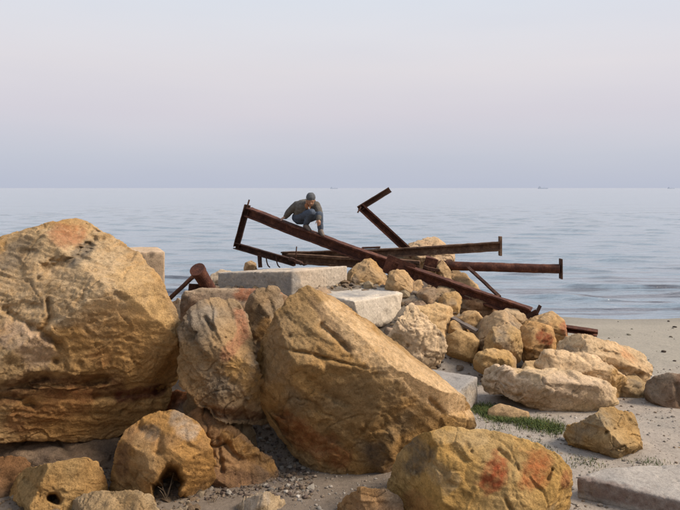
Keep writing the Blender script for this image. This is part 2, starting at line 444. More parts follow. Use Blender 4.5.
    for pts, w, colr, a in stains:
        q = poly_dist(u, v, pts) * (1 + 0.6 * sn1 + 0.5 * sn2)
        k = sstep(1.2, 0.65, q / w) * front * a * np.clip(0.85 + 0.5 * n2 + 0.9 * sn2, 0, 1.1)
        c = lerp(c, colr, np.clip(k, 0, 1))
    if mode == 'rock':
        lum = c.mean(1, keepdims=True); c = (c + (lum - c) * 0.08) * [1.06, 0.96, 0.88]
    else: c = c * 0.84
    call = np.tile(np.array(c1) * 0.5, (len(full), 1)); call[idx] = c
    set_col(me, call); me.update()
    return me

def stone(label, lobes, name='boulder', cat='boulder', group='boulders heaped on the shore', mat=None, **kw):
    if 'facets' not in kw: kw['facets'] = 9; kw['fronted'] = True
    me = stone_mesh(lobes, **kw)
    o = link_mesh(name, me, mat or M_ROCK); recentre(o)
    return tag(o, label, cat, group)

RED, IRON, DARK, WHITE, LICHEN = (0.36, 0.085, 0.035), (0.32, 0.13, 0.05), (0.10, 0.075, 0.06), (0.62, 0.58, 0.52), (0.20, 0.185, 0.155)

# --- foreground left
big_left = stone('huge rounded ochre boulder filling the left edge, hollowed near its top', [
    dict(o=[(-150, 330), (-110, 275), (-40, 258), (0, 249), (45, 229, .35), (66, 222, .45), (86, 224, .45), (108, 237, .35), (132, 256, .25), (152, 282, .15), (172, 312), (184, 342), (187, 364), (180, 386), (150, 398), (0, 400), (-150, 400)],
         D=6.0, f=[(-100, 330, -.5), (-20, 318, -.55), (40, 322, -.62), (100, 312, -.5), (140, 318, -.3), (20, 368, -.62), (95, 366, -.66), (150, 358, -.42), (60, 380, -.5), (-80, 370, -.55), (50, 272, -.05), (105, 268, -.05)], b=1.2, bs=.75),
    dict(o=[(-150, 380), (-60, 372), (60, 376), (160, 372), (176, 392), (168, 412), (150, 428), (110, 437), (50, 437), (-20, 432), (-150, 425)],
         D=5.95, f=[(-80, 405, -.42), (10, 402, -.40), (70, 405, -.52), (130, 398, -.44), (160, 398, -.22), (90, 425, -.40), (20, 425, -.3)], b=1.0)],
    vox=.026, sub=1, smooth=1, chips=.7, crack=.6, amp=.8, g=.25, c1=(0.50, 0.315, 0.12), c2=(0.53, 0.385, 0.20), c3=(0.37, 0.32, 0.24), bed=(.2, .1, 1),
    carve=[([(46, 269), (62, 264), (80, 255), (92, 240)], 6.5, .13), ([(60, 262), (76, 246), (84, 234)], 11, .06),
           ([(8, 313), (24, 322), (40, 332), (60, 346)], 4.5, .12), ([(48, 302), (50, 318), (42, 330)], 3.5, .09), ([(4, 308), (40, 306)], 5, .06),
           ([(-40, 392), (10, 388), (45, 378), (78, 384), (104, 380)], 6, .12), ([(96, 398), (118, 396), (150, 393), (164, 388)], 3.5, .10),
           ([(140, 400), (158, 394)], 6, .10), ([(56, 361)], 3.5, .10), ([(-10, 398), (14, 396), (34, 406)], 4.5, .10),
           ([(112, 290), (124, 300)], 3, .05), ([(22, 252), (34, 252)], 3, .05), ([(10, 365), (60, 358)], 6, .05), ([(75, 305), (86, 290)], 3, .05)],
    stains=[([(-20, 285), (50, 290), (110, 280)], 40, (.60, .48, .31), .7), ([(20, 240), (110, 255)], 18, (.60, .48, .30), .6), ([(130, 280), (160, 330)], 18, (.66, .46, .20), .6), ([(60, 236), (76, 234)], 12, (.40, .13, .05), .55), ([(70, 262), (88, 246)], 7, LICHEN, .75), ([(4, 262), (25, 246)], 10, LICHEN, .55),  # pale weathered top; right side painted golden as if sunlit
            ([(0, 395), (40, 385), (90, 388), (115, 385)], 13, (.15, .07, .03), .8), ([(20, 420), (80, 400)], 16, (.30, .13, .045), .6), ([(40, 425), (120, 428), (160, 415)], 12, (.40, .22, .07), .5),  # undercut band painted dark, shade put into the colour
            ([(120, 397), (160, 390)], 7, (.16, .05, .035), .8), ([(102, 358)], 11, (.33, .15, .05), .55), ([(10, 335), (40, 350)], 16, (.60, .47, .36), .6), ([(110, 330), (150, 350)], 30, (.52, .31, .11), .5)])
stone('long brown rock wedged in shadow beneath the huge left boulder', [
    dict(o=[(-150, 434), (-60, 432), (60, 433), (112, 434), (136, 445), (140, 475), (120, 500), (-150, 505)], D=6.1, f=[(0, 455, -.35), (70, 458, -.35), (110, 470, -.25), (40, 490, -.4)], b=.9)],
    sub=0, c1=(.36, .25, .15), c2=(.30, .235, .17), c3=(.20, .16, .125), g=.5, facets=0, carve=[([(62, 445), (75, 470)], 4, .08)])
stone('ochre boulder with a dark burrow hole at its foot', [
    dict(o=[(112, 480), (118, 452), (126, 432), (150, 415), (172, 411), (196, 423), (207, 441), (212, 460), (214, 484), (218, 515), (160, 520), (110, 518)],
         D=5.4, f=[(140, 440, -.16), (160, 440, -.2), (186, 436, -.16), (200, 448, -.16), (206, 470, -.2), (160, 470, -.3), (126, 470, -.18), (208, 505, -.2), (130, 505, -.22), (180, 508, -.3)], b=.7)],
    vox=.02, sub=1, smooth=1, amp=.75, chips=.6, c1=(.50, .29, .09), c2=(.44, .29, .13), c3=(.30, .19, .10), g=.35, strata=.4,
    carve=[([(172, 477), (171, 495)], 8.5, .55), ([(163, 492), (168, 515)], 9.5, .55), ([(178, 505)], 8, .4), ([(140, 428), (152, 436)], 5, .06), ([(160, 436), (158, 452)], 4, .05)],
    stains=[([(180, 420), (190, 432)], 10, (.54, .48, .40), .65), ([(142, 442), (148, 466)], 9, (.52, .36, .18), .6), ([(124, 450), (122, 470)], 8, (.16, .09, .05), .7), ([(152, 433)], 9, LICHEN, .6)])
stone('blocky tan boulder with a small black hole in the bottom left corner', [
    dict(o=[(6, 500), (11, 488), (24, 470), (60, 463), (88, 457), (99, 465), (106, 482), (107, 528), (5, 530)], D=5.2, f=[(26, 486, -.14), (60, 480, -.18), (96, 478, -.12), (100, 505, -.14), (50, 515, -.22), (15, 510, -.12)], b=.6)],
    vox=.018, sub=1, smooth=1, amp=.8, chips=.5, c1=(.50, .31, .11), c2=(.46, .33, .15), g=.2, carve=[([(51, 498), (57, 502)], 4.5, .32), ([(25, 478), (40, 492)], 3, .04)])
stone('low dark brown stone behind the blocky tan boulder at the left edge', [
    dict(o=[(-40, 470), (-10, 458), (24, 460), (30, 475), (20, 520), (-40, 525)], D=5.5, b=.5)], c1=BROWN, c2=(.22, .16, .1), g=.5)
stone('pale smooth-topped rock cut by the bottom edge, left of the burrow boulder', [
    dict(o=[(52, 515), (74, 498), (104, 491), (138, 491), (154, 499), (164, 518), (160, 540), (50, 540)], D=4.95, b=.5)],
    vox=.018, sub=1, amp=.7, c1=(.47, .33, .16), c2=(.46, .38, .25), g=.35)
stone('pale stone with white blotches cut by the bottom edge, below the gravel slope', [
    dict(o=[(230, 515), (240, 503), (254, 497), (268, 494), (280, 500), (294, 518), (292, 532), (232, 532)], D=5.05, b=.35)],
    vox=.016, sub=1, c1=(.46, .33, .15), c2=(.50, .43, .32), g=.4, stains=[([(262, 499), (250, 505)], 8, WHITE, .6)])

# --- the heap between the two giants
stone('grey-brown upright boulder with a pink scar and a pointed foot', [
    dict(o=[(183, 336), (188, 318), (200, 306), (216, 300), (234, 302), (246, 314), (250, 340), (250, 366), (236, 392), (200, 396), (182, 384)],
         D=5.95, f=[(202, 328, -.26), (226, 322, -.22), (240, 340, -.2), (210, 362, -.38), (235, 366, -.34), (195, 380, -.25)], b=.7),
    dict(o=[(196, 360), (246, 350), (258, 372), (272, 394), (275, 410), (269, 422), (246, 423), (214, 414), (198, 402)],
         D=5.9, f=[(226, 372, -.36), (246, 378, -.34), (262, 398, -.24), (236, 398, -.34), (215, 395, -.3)], b=.6),
    dict(o=[(190, 385), (240, 392), (252, 430), (250, 480), (200, 490)], D=6.5, b=.5)],
    vox=.02, sub=1, c1=(.40, .27, .13), c2=(.40, .315, .20), c3=(.25, .215, .165), g=.55, bed=(.9, .2, .5),
    carve=[([(200, 412), (235, 417), (262, 418)], 6, .10), ([(205, 318), (214, 330)], 3, .05), ([(238, 310), (244, 345)], 4, .03), ([(262, 388), (258, 398)], 3, .04)],
    stains=[([(240, 314), (243, 335), (226, 356)], 7, (.43, .21, .12), .75), ([(238, 368), (262, 392)], 13, (.52, .33, .11), .7), ([(205, 412), (262, 418)], 7, (.17, .08, .04), .7), ([(195, 320), (210, 312)], 9, (.36, .33, .28), .6)])  # dark stroke along the underside is painted shade
stone('dark reddish stone in the gap under the pointed-foot boulder', [
    dict(o=[(164, 400), (176, 390), (196, 396), (212, 412), (206, 430), (200, 500), (172, 500)], D=6.25, b=.4)], c1=(.30, .13, .055), c2=(.24, .12, .06), g=.2)
stone('brown sloping rock with a bright ridge, right of the burrow boulder', [
    dict(o=[(172, 420), (200, 413), (224, 425), (250, 444), (270, 459), (277, 474), (279, 505), (262, 510), (200, 512), (186, 490)],
         D=5.75, f=[(208, 432, -.05), (236, 446, -.12), (262, 464, -.1), (205, 455, -.14), (232, 470, -.3), (266, 490, -.2), (225, 500, -.35)], b=.5)],
    vox=.02, sub=1, c1=(.40, .25, .12), c2=(.34, .24, .15), c3=(.22, .16, .11), g=.4,
    carve=[([(205, 440), (212, 462)], 6, .10), ([(226, 446), (240, 460), (252, 460)], 5, .10), ([(218, 440), (222, 470)], 3, .06)],
    stains=[([(226, 436), (250, 452), (270, 466)], 7, (.50, .30, .10), .8), ([(215, 478), (245, 480)], 12, (.16, .095, .07), .6)])
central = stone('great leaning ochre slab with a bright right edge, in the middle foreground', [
    dict(o=[(255, 372), (261, 346), (279, 316), (294, 299), (311, 293, .25), (336, 303, .75), (361, 325, .95), (386, 349, .95), (421, 371, .8), (456, 394, .5), (473, 411, .2), (479, 428), (470, 448), (432, 476), (392, 500), (352, 500), (318, 480), (288, 450), (268, 418), (257, 392)],
         D=5.95, f=[(300, 303, -.08), (330, 336, -.2), (352, 358, -.24), (388, 384, -.3), (430, 408, -.3), (464, 426, -.16), (280, 345, -.12), (272, 392, -.22), (310, 400, -.35), (345, 420, -.42), (400, 440, -.48), (430, 446, -.38), (330, 465, -.3), (380, 485, -.38)], b=1.2, bs=.6)],
    vox=.026, sub=1, smooth=1, chips=.6, amp=.7, c1=(.44, .275, .10), c2=(.40, .285, .14), c3=(.29, .225, .135), g=.35, bed=(.55, .15, .6), strata=.65,
    pits=.5, carve=[([(268, 410), (296, 416), (320, 430), (348, 448)], 5, .07), ([(274, 424), (300, 440), (330, 458)], 13, .13), ([(322, 326), (336, 338), (348, 350)], 3.2, .07), ([(282, 349), (310, 354), (340, 362), (366, 368)], 1.6, .05),
           ([(300, 372), (330, 395), (360, 412)], 5, .05), ([(363, 432), (378, 408)], 2.5, .06), ([(290, 336)], 3, .04), ([(262, 350), (262, 380)], 4, .04), ([(430, 400), (442, 412)], 2.5, .05), ([(300, 478), (340, 495), (380, 498)], 8, .15), ([(318, 352), (330, 372), (352, 380)], 4, .035)],
    stains=[([(282, 424), (312, 440), (340, 458)], 13, (.33, .13, .045), .75), ([(332, 312), (365, 343), (410, 374), (460, 406)], 16, (.70, .52, .30), .95), ([(312, 300), (350, 350)], 5, (.24, .17, .10), .6),  # long pale stroke paints sunlight along the right facet
            ([(378, 452), (386, 470)], 12, (.14, .11, .085), .7), ([(280, 330), (275, 370)], 14, (.38, .29, .18), .5), ([(320, 485), (370, 492)], 12, (.11, .07, .05), .8), ([(460, 425), (440, 445)], 12, (.50, .32, .11), .7)])  # foot of the slab painted dark as if shaded
front_right = stone('ochre boulder with two red paint blots, at the bottom centre right', [
    dict(o=[(376, 510), (386, 480), (396, 456), (414, 439), (448, 430), (490, 432), (528, 442), (553, 454), (568, 468), (571, 492), (572, 535), (372, 538)],
         D=4.95, f=[(408, 452, -.1), (432, 446, -.16), (436, 478, -.3), (404, 490, -.2), (485, 452, -.18), (540, 462, -.18), (480, 490, -.36), (556, 492, -.22), (430, 515, -.36), (510, 515, -.42)], b=.75)],
    vox=.018, sub=1, smooth=1, chips=.8, crack=.45, amp=.75, c1=(.55, .36, .115), c2=(.52, .38, .17), c3=(.36, .30, .20), g=.2, strata=.6, pits=.7,
    carve=[([(433, 446), (431, 462), (446, 474)], 3, .06), ([(450, 448), (466, 460), (490, 466)], 5, .05), ([(471, 452)], 2, .05), ([(416, 470), (420, 476)], 3, .05), ([(506, 500), (512, 512)], 2.5, .07), ([(498, 450), (540, 490)], 3, .03), ([(552, 470), (548, 478)], 2, .05)],
    stains=[([(412, 444), (424, 452), (414, 466)], 10, (.17, .155, .125), .75), ([(497, 469), (493, 480)], 13, (.34, .085, .03), .9), ([(538, 464), (534, 476)], 14, (.46, .15, .045), .85), ([(567, 474), (565, 484)], 5, (.30, .10, .05), .7),
            ([(436, 470), (452, 482)], 10, (.60, .50, .32), .5), ([(410, 500), (425, 512)], 12, (.36, .17, .06), .6), ([(440, 436), (480, 440)], 8, (.50, .40, .23), .5), ([(446, 478)], 9, (.26, .18, .09), .5)])
stone('small pinkish rock cut by the bottom edge, beside the paint-blotted boulder', [
    dict(o=[(334, 516), (346, 496), (362, 489), (384, 490), (402, 500), (404, 535), (334, 535)], D=4.85, b=.35)], vox=.016, sub=1, c1=(.44, .28, .13), c2=(.46, .33, .22), g=.3)
stone('fist-sized yellow stone lying on top of the paint-blotted boulder', [
    dict(o=[(496, 446), (498, 438), (504, 435), (510, 439), (512, 447), (505, 450)], D=5.22, b=.09)], name='stone', cat='stone', vox=.008, amp=.5, c1=(.52, .34, .12), g=.1)

# --- behind the heap
stone('small grey-brown boulder wedged behind, between the upright boulder and the leaning slab', [
    dict(o=[(244, 318), (251, 297), (262, 291), (276, 290), (283, 300), (279, 318), (268, 336), (258, 350), (262, 420), (236, 420)], D=6.9, b=.6)],
    c1=(.36, .25, .13), c2=(.31, .25, .17), g=.6, bed=(.8, 0, -.5), stains=[([(260, 335), (266, 325)], 8, (.48, .28, .09), .7)])
stone('flat brown slab with a rough crusted top, behind the upright boulder', [
    dict(o=[(180, 300), (184, 291), (200, 288), (240, 289), (274, 290), (290, 300), (288, 340), (280, 400), (190, 400), (181, 330)], D=7.6, f=[(190, 300, -.05), (270, 298, -.06), (230, 310, -.1), (230, 390, -.1)], b=1.0, bs=.85)],
    smooth=1, facets=0, chips=.5, amp=.7, c1=(.33, .215, .125), c2=(.36, .29, .22), g=.4, stains=[([(240, 294), (275, 294)], 7, (.40, .17, .09), .8), ([(185, 292), (235, 290)], 3, PALE, .6)])
stone('pale broken lumps at the waterline left of the flat brown slab', [
    dict(o=[(160, 330), (166, 305), (176, 298), (186, 302), (196, 325), (196, 372), (160, 372)], D=8.6, b=.6)], c1=PALE, c2=(.42, .37, .31), g=.5, name='rubble_rock')
stone('white rounded stone at the left end of the long concrete block', [
    dict(o=[(206, 290), (211, 275), (221, 270), (232, 272), (238, 290), (230, 300), (208, 300)], D=11.2, b=.5)], c1=PALE, c2=(.60, .52, .40), g=.1, vox=.03)
stone('small pale stone sitting on the rear of the long concrete block', [
    dict(o=[(243, 271), (245, 263), (251, 260), (256, 263), (258, 271)], D=11.35, b=.2)], name='stone', cat='stone', c1=(.56, .45, .33), g=.1, vox=.016, amp=.6)

def block(label, corners, ztop, thick, name='concrete_block', cat='concrete block', group='concrete blocks among the boulders', tilt=(0, 0, 0, 0), bottom=None, **kw):
    pts = []
    for (x, y), t in zip(corners, tilt):
        pts.append(Vector((x, y, ztop + t)))
        if bottom is None: pts.append(Vector((x, y, ztop + t - thick)))
    if bottom: pts += [Vector(q) for q in bottom]
    a = dict(vox=.018, smooth=2, mode='conc', c1=(.50, .44, .37), c2=(.44, .40, .36), c3=(.33, .31, .29), g=.3, mat=M_CONC); a.update(kw)
    return stone(label, [pts], name=name, cat=cat, group=group, **a)

def XY(px, D): return ((px - 340) / F * D, D)
def parallelogram(N, R, L): return [N, R, (R[0] + L[0] - N[0], R[1] + L[1] - N[1]), L]
block('long concrete block with a sharp front corner, just below the crouching person',
      parallelogram(XY(292, 10.3), XY(348, 11.05), XY(217, 10.75)), 1.775, .46, tilt=(0, -.01, -.12, -.09), vox=.02, smooth=1, c1=(.66, .54, .42), c2=(.62, .53, .43),
      stains=[([(225, 282), (285, 285)], 14, (.36, .34, .32), .75), ([(292, 268), (293, 298)], 2, (.40, .36, .32), .5)])  # left face greyed: its shade is painted into the colour
block('rough concrete block with a crumbled lower edge, above the pitted pale boulder',
      [XY(354, 9.35), XY(403, 10.1), XY(388, 10.9), XY(322, 9.9), XY(330, 10.6)], 1.435, .40, bottom=[P(360, 328, 9.37), P(401, 326, 10.08), (*XY(388, 10.9), .95), (*XY(330, 10.6), 1.0), P(326, 320, 9.9)], tilt=(0, 0, -.03, 0, -.03), amp=1.3, chips=1.0, pits=.7, c1=(.80, .69, .55), c2=(.72, .63, .52),
      carve=[([(362, 328), (378, 326), (398, 327)], 3, .10), ([(345, 326), (352, 330)], 5, .12)], stains=[([(334, 308), (350, 316)], 8, (.33, .31, .29), .8), ([(330, 294), (350, 291), (392, 288)], 6, (.42, .41, .40), .6)])
block('half-buried concrete slab between the leaning slab and the grass patch',
      parallelogram(XY(457, 7.15), XY(478, 7.75), XY(372, 7.75)), .765, .42, c1=(.46, .41, .37), c2=(.40, .375, .35),
      carve=[([(417, 372)], 1.5, .05)], stains=[([(470, 395), (472, 408)], 9, (.58, .48, .37), .7)])  # right face paled, sunlight painted into the colour
block('thick concrete slab with a chipped brown side in the bottom right corner',
      [XY(577, 5.23), XY(720, 4.7), XY(800, 5.6), XY(606, 5.40)], .685, .19, vox=.016, sub=0, amp=1.3, smooth=2, c1=(.52, .47, .42), c2=(.52, .48, .44), name='concrete_slab', cat='concrete slab',
      stains=[([(578, 484), (640, 500), (690, 512)], 9, (.27, .19, .16), .8)])
block('tall pinkish concrete block standing behind the huge left boulder',
      parallelogram(XY(70, 8.3), XY(165, 8.5), XY(70, 9.0)), 2.30, 1.95, c1=(.66, .48, .32), c2=(.62, .47, .33), g=.05, vox=.028, smooth=1, chips=.6, stains=[([(152, 254)], 3, DARK, .7)])

# --- right-hand boulders, near to far
def grown(o, k=1.15):
    cx = sum(q[0] for q in o) / len(o); cy = sum(q[1] for q in o) / len(o)
    return [(cx + (q[0] - cx) * k, cy + (q[1] - cy) * k) for q in o]
R = lambda label, o, D, **kw: stone(label, [dict(o=grown(o), D=D, f=kw.pop('f', None), b=kw.pop('b', .5))], **{**dict(vox=.02, smooth=0, facets=9, chips=.8), **kw})
stone('pitted pale boulder shaped like a cone, below the rough concrete block', [
    dict(o=[(378, 362), (386, 344), (399, 325), (406, 309), (411, 304), (419, 312), (431, 322), (441, 333), (446, 346), (443, 359), (432, 367), (416, 369), (394, 366)], D=9.1,
         f=[(411, 322, -.16), (425, 332, -.28), (436, 345, -.26), (406, 345, -.3), (420, 358, -.32), (398, 355, -.2)], b=.5)], vox=.018, c1=(.78, .62, .40), c2=(.76, .62, .44), g=.02, strata=.4, pits=1.6,
    carve=[([(416, 333)], 1.8, .09), ([(438, 335)], 2.2, .10), ([(408, 346)], 2, .09), ([(425, 351)], 3, .07), ([(411, 312)], 1.5, .04), ([(400, 336)], 1.5, .05)], stains=[([(386, 358), (396, 340)], 9, (.34, .27, .16), .7)])
R('flat-topped tan boulder behind the pitted pale cone', [(404, 325), (412, 309), (440, 305), (450, 308), (453, 320), (449, 332), (444, 345), (408, 352)], 9.75, c1=(.66, .48, .25), c2=(.62, .48, .29), g=.15, b=.6,
  carve=[([(438, 322), (452, 318)], 1.5, .05)])
R('rounded ochre boulder right of the pitted pale cone', [(443, 352), (447, 339), (458, 332), (472, 334), (481, 345), (480, 356), (470, 362), (446, 362)], 9.35, c1=(.54, .35, .13), c2=(.50, .36, .18), g=.15, amp=.7)
R('rounded pale brown boulder behind a smaller one, under the sloping beam end', [(474, 330), (481, 319), (495, 314), (513, 317), (524, 326), (526, 342), (521, 362), (500, 368), (480, 356)], 9.6, c1=(.50, .37, .22), g=.3)
R('egg-shaped ochre boulder leaning against the pale brown one', [(483, 348), (491, 331), (507, 327), (519, 333), (522, 346), (516, 366), (488, 368)], 9.15, c1=(.54, .38, .17), g=.2, b=.35)
R('low ochre stone at the foot of the egg-shaped boulder', [(475, 364), (480, 354), (492, 350), (508, 352), (517, 360), (515, 372), (476, 373)], 8.75, c1=(.55, .37, .14), g=.1, b=.35)
R('orange boulder with a dark red rust stain below the beam end', [(522, 328), (530, 322), (546, 328), (562, 338), (557, 349), (547, 361), (530, 366), (522, 352)], 9.3, c1=(.56, .32, .11), c2=(.54, .36, .17), g=.1,
  stains=[([(540, 336), (548, 340)], 6, (.30, .07, .03), .85)])
R('ochre boulder with a pink right side, touching the tip of the sloping beam', [(526, 324), (539, 317), (552, 313), (562, 321), (571, 331), (570, 352), (530, 352)], 10.0, c1=(.52, .34, .14), g=.15, stains=[([(564, 326), (568, 334)], 5, (.46, .18, .10), .8)])
R('knobbly long tan boulder nearest the open sand', [(555, 348), (562, 338), (580, 337), (612, 344), (636, 350), (650, 361), (655, 370), (648, 379), (630, 384), (600, 384), (566, 368)], 8.5, c1=(.62, .46, .27), c2=(.62, .49, .31), g=.3, pits=1.4,
  f=[(570, 344, -.12), (612, 350, -.16), (644, 362, -.15), (575, 356, -.25), (615, 366, -.34), (640, 374, -.2)], b=.7, chips=1.4, carve=[([(648, 376), (655, 372)], 2.5, .06), ([(600, 352), (630, 356)], 3, .05)], stains=[([(558, 346), (570, 352)], 6, GREY, .7)])
R('long smooth pale boulder with an ochre right end', [(538, 368), (550, 356), (565, 353), (600, 361), (622, 371), (629, 381), (627, 396), (621, 412), (600, 415), (545, 390)], 8.0, c1=(.66, .51, .32), c2=(.70, .56, .39), g=.1,
  f=[(552, 362, -.12), (600, 366, -.2), (624, 378, -.12), (622, 400, -.18), (560, 378, -.25), (600, 390, -.3)], b=.6, chips=1.3, stains=[([(618, 376), (620, 400)], 10, (.54, .34, .11), .8)])
R('cracked tan boulder end standing right of the long smooth one', [(618, 380), (634, 376), (649, 387), (646, 402), (640, 415), (618, 416)], 8.15, c1=(.50, .38, .21), g=.25, b=.4)
stone('long pale overhanging boulder beyond the grass patch', [
    dict(o=[(481, 380), (485, 370), (496, 366), (540, 370), (565, 384), (552, 397), (514, 392), (486, 390)], D=7.7, b=.55),
    dict(o=[(490, 386), (500, 374), (530, 370), (562, 372), (600, 380), (614, 389), (614, 410), (602, 421), (570, 424), (546, 413), (522, 401), (502, 395)], D=7.5, f=[(510, 380, -.16), (540, 378, -.22), (598, 386, -.2), (606, 408, -.16), (545, 400, -.3), (575, 414, -.28)], b=.6)],
    vox=.018, sub=0, c1=(.64, .50, .30), c2=(.72, .59, .43), c3=(.46, .39, .29), g=.2, facets=4, chips=1.3, smooth=1, carve=[([(484, 391), (520, 396)], 4, .08)], stains=[([(560, 385), (600, 392)], 15, (.58, .47, .35), .6), ([(520, 396), (545, 402)], 7, (.36, .25, .14), .6)])  # underside of the overhang darkened with painted shade
stone('ochre boulder with two small dark holes, alone on the sand at right', [
    dict(o=[(578, 438), (586, 420), (600, 410), (616, 408), (632, 415), (640, 430), (643, 452), (640, 468), (612, 466), (590, 452)], D=6.3, f=[(598, 424, -.16), (622, 424, -.22), (632, 445, -.2), (605, 442, -.26)], b=.5),
    dict(o=[(565, 436), (572, 426), (588, 420), (600, 430), (598, 450), (575, 448)], D=6.35, b=.4)],
    vox=.016, sub=1, c1=(.50, .325, .12), c2=(.46, .34, .17), c3=(.32, .28, .20), g=.25, carve=[([(607, 432)], 2.2, .12), ([(616, 449), (624, 446)], 2, .09)], stains=[([(585, 424), (600, 418)], 13, (.33, .29, .21), .7)])
R('dark brown boulder at the right edge in front of the sand', [(643, 404), (650, 383), (668, 377), (725, 379), (730, 424), (646, 424)], 7.7, c1=(.25, .175, .12), c2=(.23, .18, .14), g=.5, carve=[([(676, 385), (680, 405)], 3, .08)])
R('small flat tan stone at the right edge behind the corner slab', [(650, 466), (660, 451), (692, 446), (720, 452), (720, 470)], 6.25, c1=(.48, .35, .19), g=.3, b=.35)
R('flat tan stone half sunk in the grass patch', [(489, 409), (500, 404), (528, 413), (540, 424), (515, 428), (492, 420)], 7.15, c1=(.50, .36, .19), g=.1, b=.25, amp=.5, name='stone', cat='stone')

# --- top of the heap, under the steel
R('triangular ochre boulder right of the long concrete block', [(346, 276), (355, 267), (370, 260), (381, 269), (388, 284), (390, 300), (346, 300)], 11.2, c1=(.52, .33, .12), g=.1, vox=.025)
R('upright tan boulder beneath the crossing of the beams', [(388, 288), (392, 274), (408, 271), (414, 280), (412, 293), (406, 312), (394, 312)], 10.5, c1=(.52, .36, .18), g=.2, vox=.022)
R('grey-brown angular boulder beneath the sloping beam', [(414, 302), (420, 290), (428, 286), (438, 292), (442, 303), (440, 325), (416, 325)], 10.3, c1=(.33, .24, .15), c2=(.30, .245, .18), g=.5, vox=.022)
R('small pale block-shaped stone right of the grey-brown boulder', [(440, 300), (444, 295), (456, 293), (461, 297), (460, 313), (452, 322), (442, 320)], 10.2, c1=(.54, .37, .16), g=.15, vox=.022, b=.35)
R('dark sloping boulder in the shade of the beam', [(458, 300), (462, 292), (470, 294), (486, 302), (497, 311), (496, 326), (462, 330)], 10.7, c1=(.32, .20, .11), c2=(.36, .26, .16), g=.4, vox=.022)
R('small pale ochre stone left of the pale brown boulder', [(457, 322), (464, 311), (475, 311), (485, 318), (484, 335), (458, 336)], 9.95, c1=(.52, .37, .19), g=.1, vox=.02, b=.3)
R('pale flat-topped boulder rising behind the upper beam', [(398, 254), (410, 245), (424, 241), (434, 236), (446, 243), (456, 254), (454, 276), (400, 278)], 13.2, c1=(.54, .42, .28), g=.2, vox=.03, b=.6)
R('tan stone beside the rusty plate at the joint', [(438, 268), (442, 261), (448, 261), (450, 274), (452, 300), (436, 300)], 11.6, c1=(.50, .36, .19), g=.1, vox=.022, b=.35)
R('pale sloping stone below the rusty pipe', [(444, 276), (452, 268), (463, 275), (478, 286), (484, 310), (444, 310)], 11.9, c1=(.52, .38, .22), g=.1, vox=.025, b=.4)
R('small grey stone in the hollow above the flat-topped tan boulder', [(398, 312), (404, 302), (416, 299), (424, 306), (426, 325), (398, 326)], 10.1, c1=(.28, .21, .15), c2=(.25, .21, .17), g=.5, vox=.022, b=.35)
R('pinkish broken stone under the rough concrete block', [(352, 345), (358, 334), (370, 330), (384, 333), (390, 350), (385, 372), (352, 372)], 9.7, c1=(.34, .24, .19), c2=(.38, .31, .27), g=.4, b=.7)
R('narrow pale stone between the dark boulder and the sloping beam', [(436, 292), (440, 285), (452, 287), (462, 292), (464, 310), (438, 312)], 10.9, c1=(.40, .32, .23), g=.4, vox=.022, b=.3)

# ------------------------------------------------------------------ rusty steel
def sweep(name, profile, A, B, up, mat, closed=True, seg=0.06, rough=0.004, ragged=0.0, seed=1, cap=True, bend=0.0):
    """extrude a 2-D profile (side, up) from A to B in short rings, corroded by noise"""
    A, B = Vector(A), Vector(B); ax = (B - A); Ln = ax.length; ax.normalize()
    side = ax.cross(Vector(up)).normalized(); upv = side.cross(ax).normalized()
    n = max(2, int(Ln / seg)); m = len(profile); co = []
    for i in range(n + 1):
        c = A + ax * (Ln * i / n) - upv * (bend * math.sin(math.pi * i / n)) + side * (0.6 * bend * math.sin(2.3 * math.pi * i / n))
        for x, y in profile: co.append(c + side * x + upv * y)
    co = np.array([tuple(q) for q in co])
    nz = np.stack([perlin(co * 9 + seed * 3.1 + 40 * k) for k in range(3)], 1)
    big = np.stack([perlin(co * 1.3 + seed * 5.7 + 11 * k) for k in range(3)], 1)
    co = co + nz * rough + big * rough * 2.0
    if ragged:
        e = np.zeros(len(co)); e[:m] = 1; e[-m:] = -1
        co = co + np.array(ax)[None] * (e * (0.5 + np.random.RandomState(seed).rand(len(co))) * ragged)[:, None]
    f = []
    for i in range(n):
        for j in range(m):
            k = (j + 1) % m; f.append((i * m + j, i * m + k, (i + 1) * m + k, (i + 1) * m + j))
    if cap: f.append(tuple(range(m))[::-1]); f.append(tuple(n * m + j for j in range(m)))
    me = bpy.data.meshes.new(name); me.from_pydata(co.tolist(), [], f)
    bm = bmesh.new(); bm.from_mesh(me); bmesh.ops.recalc_face_normals(bm, faces=bm.faces); bm.to_mesh(me); bm.free()
    return link_mesh(name, me, mat)

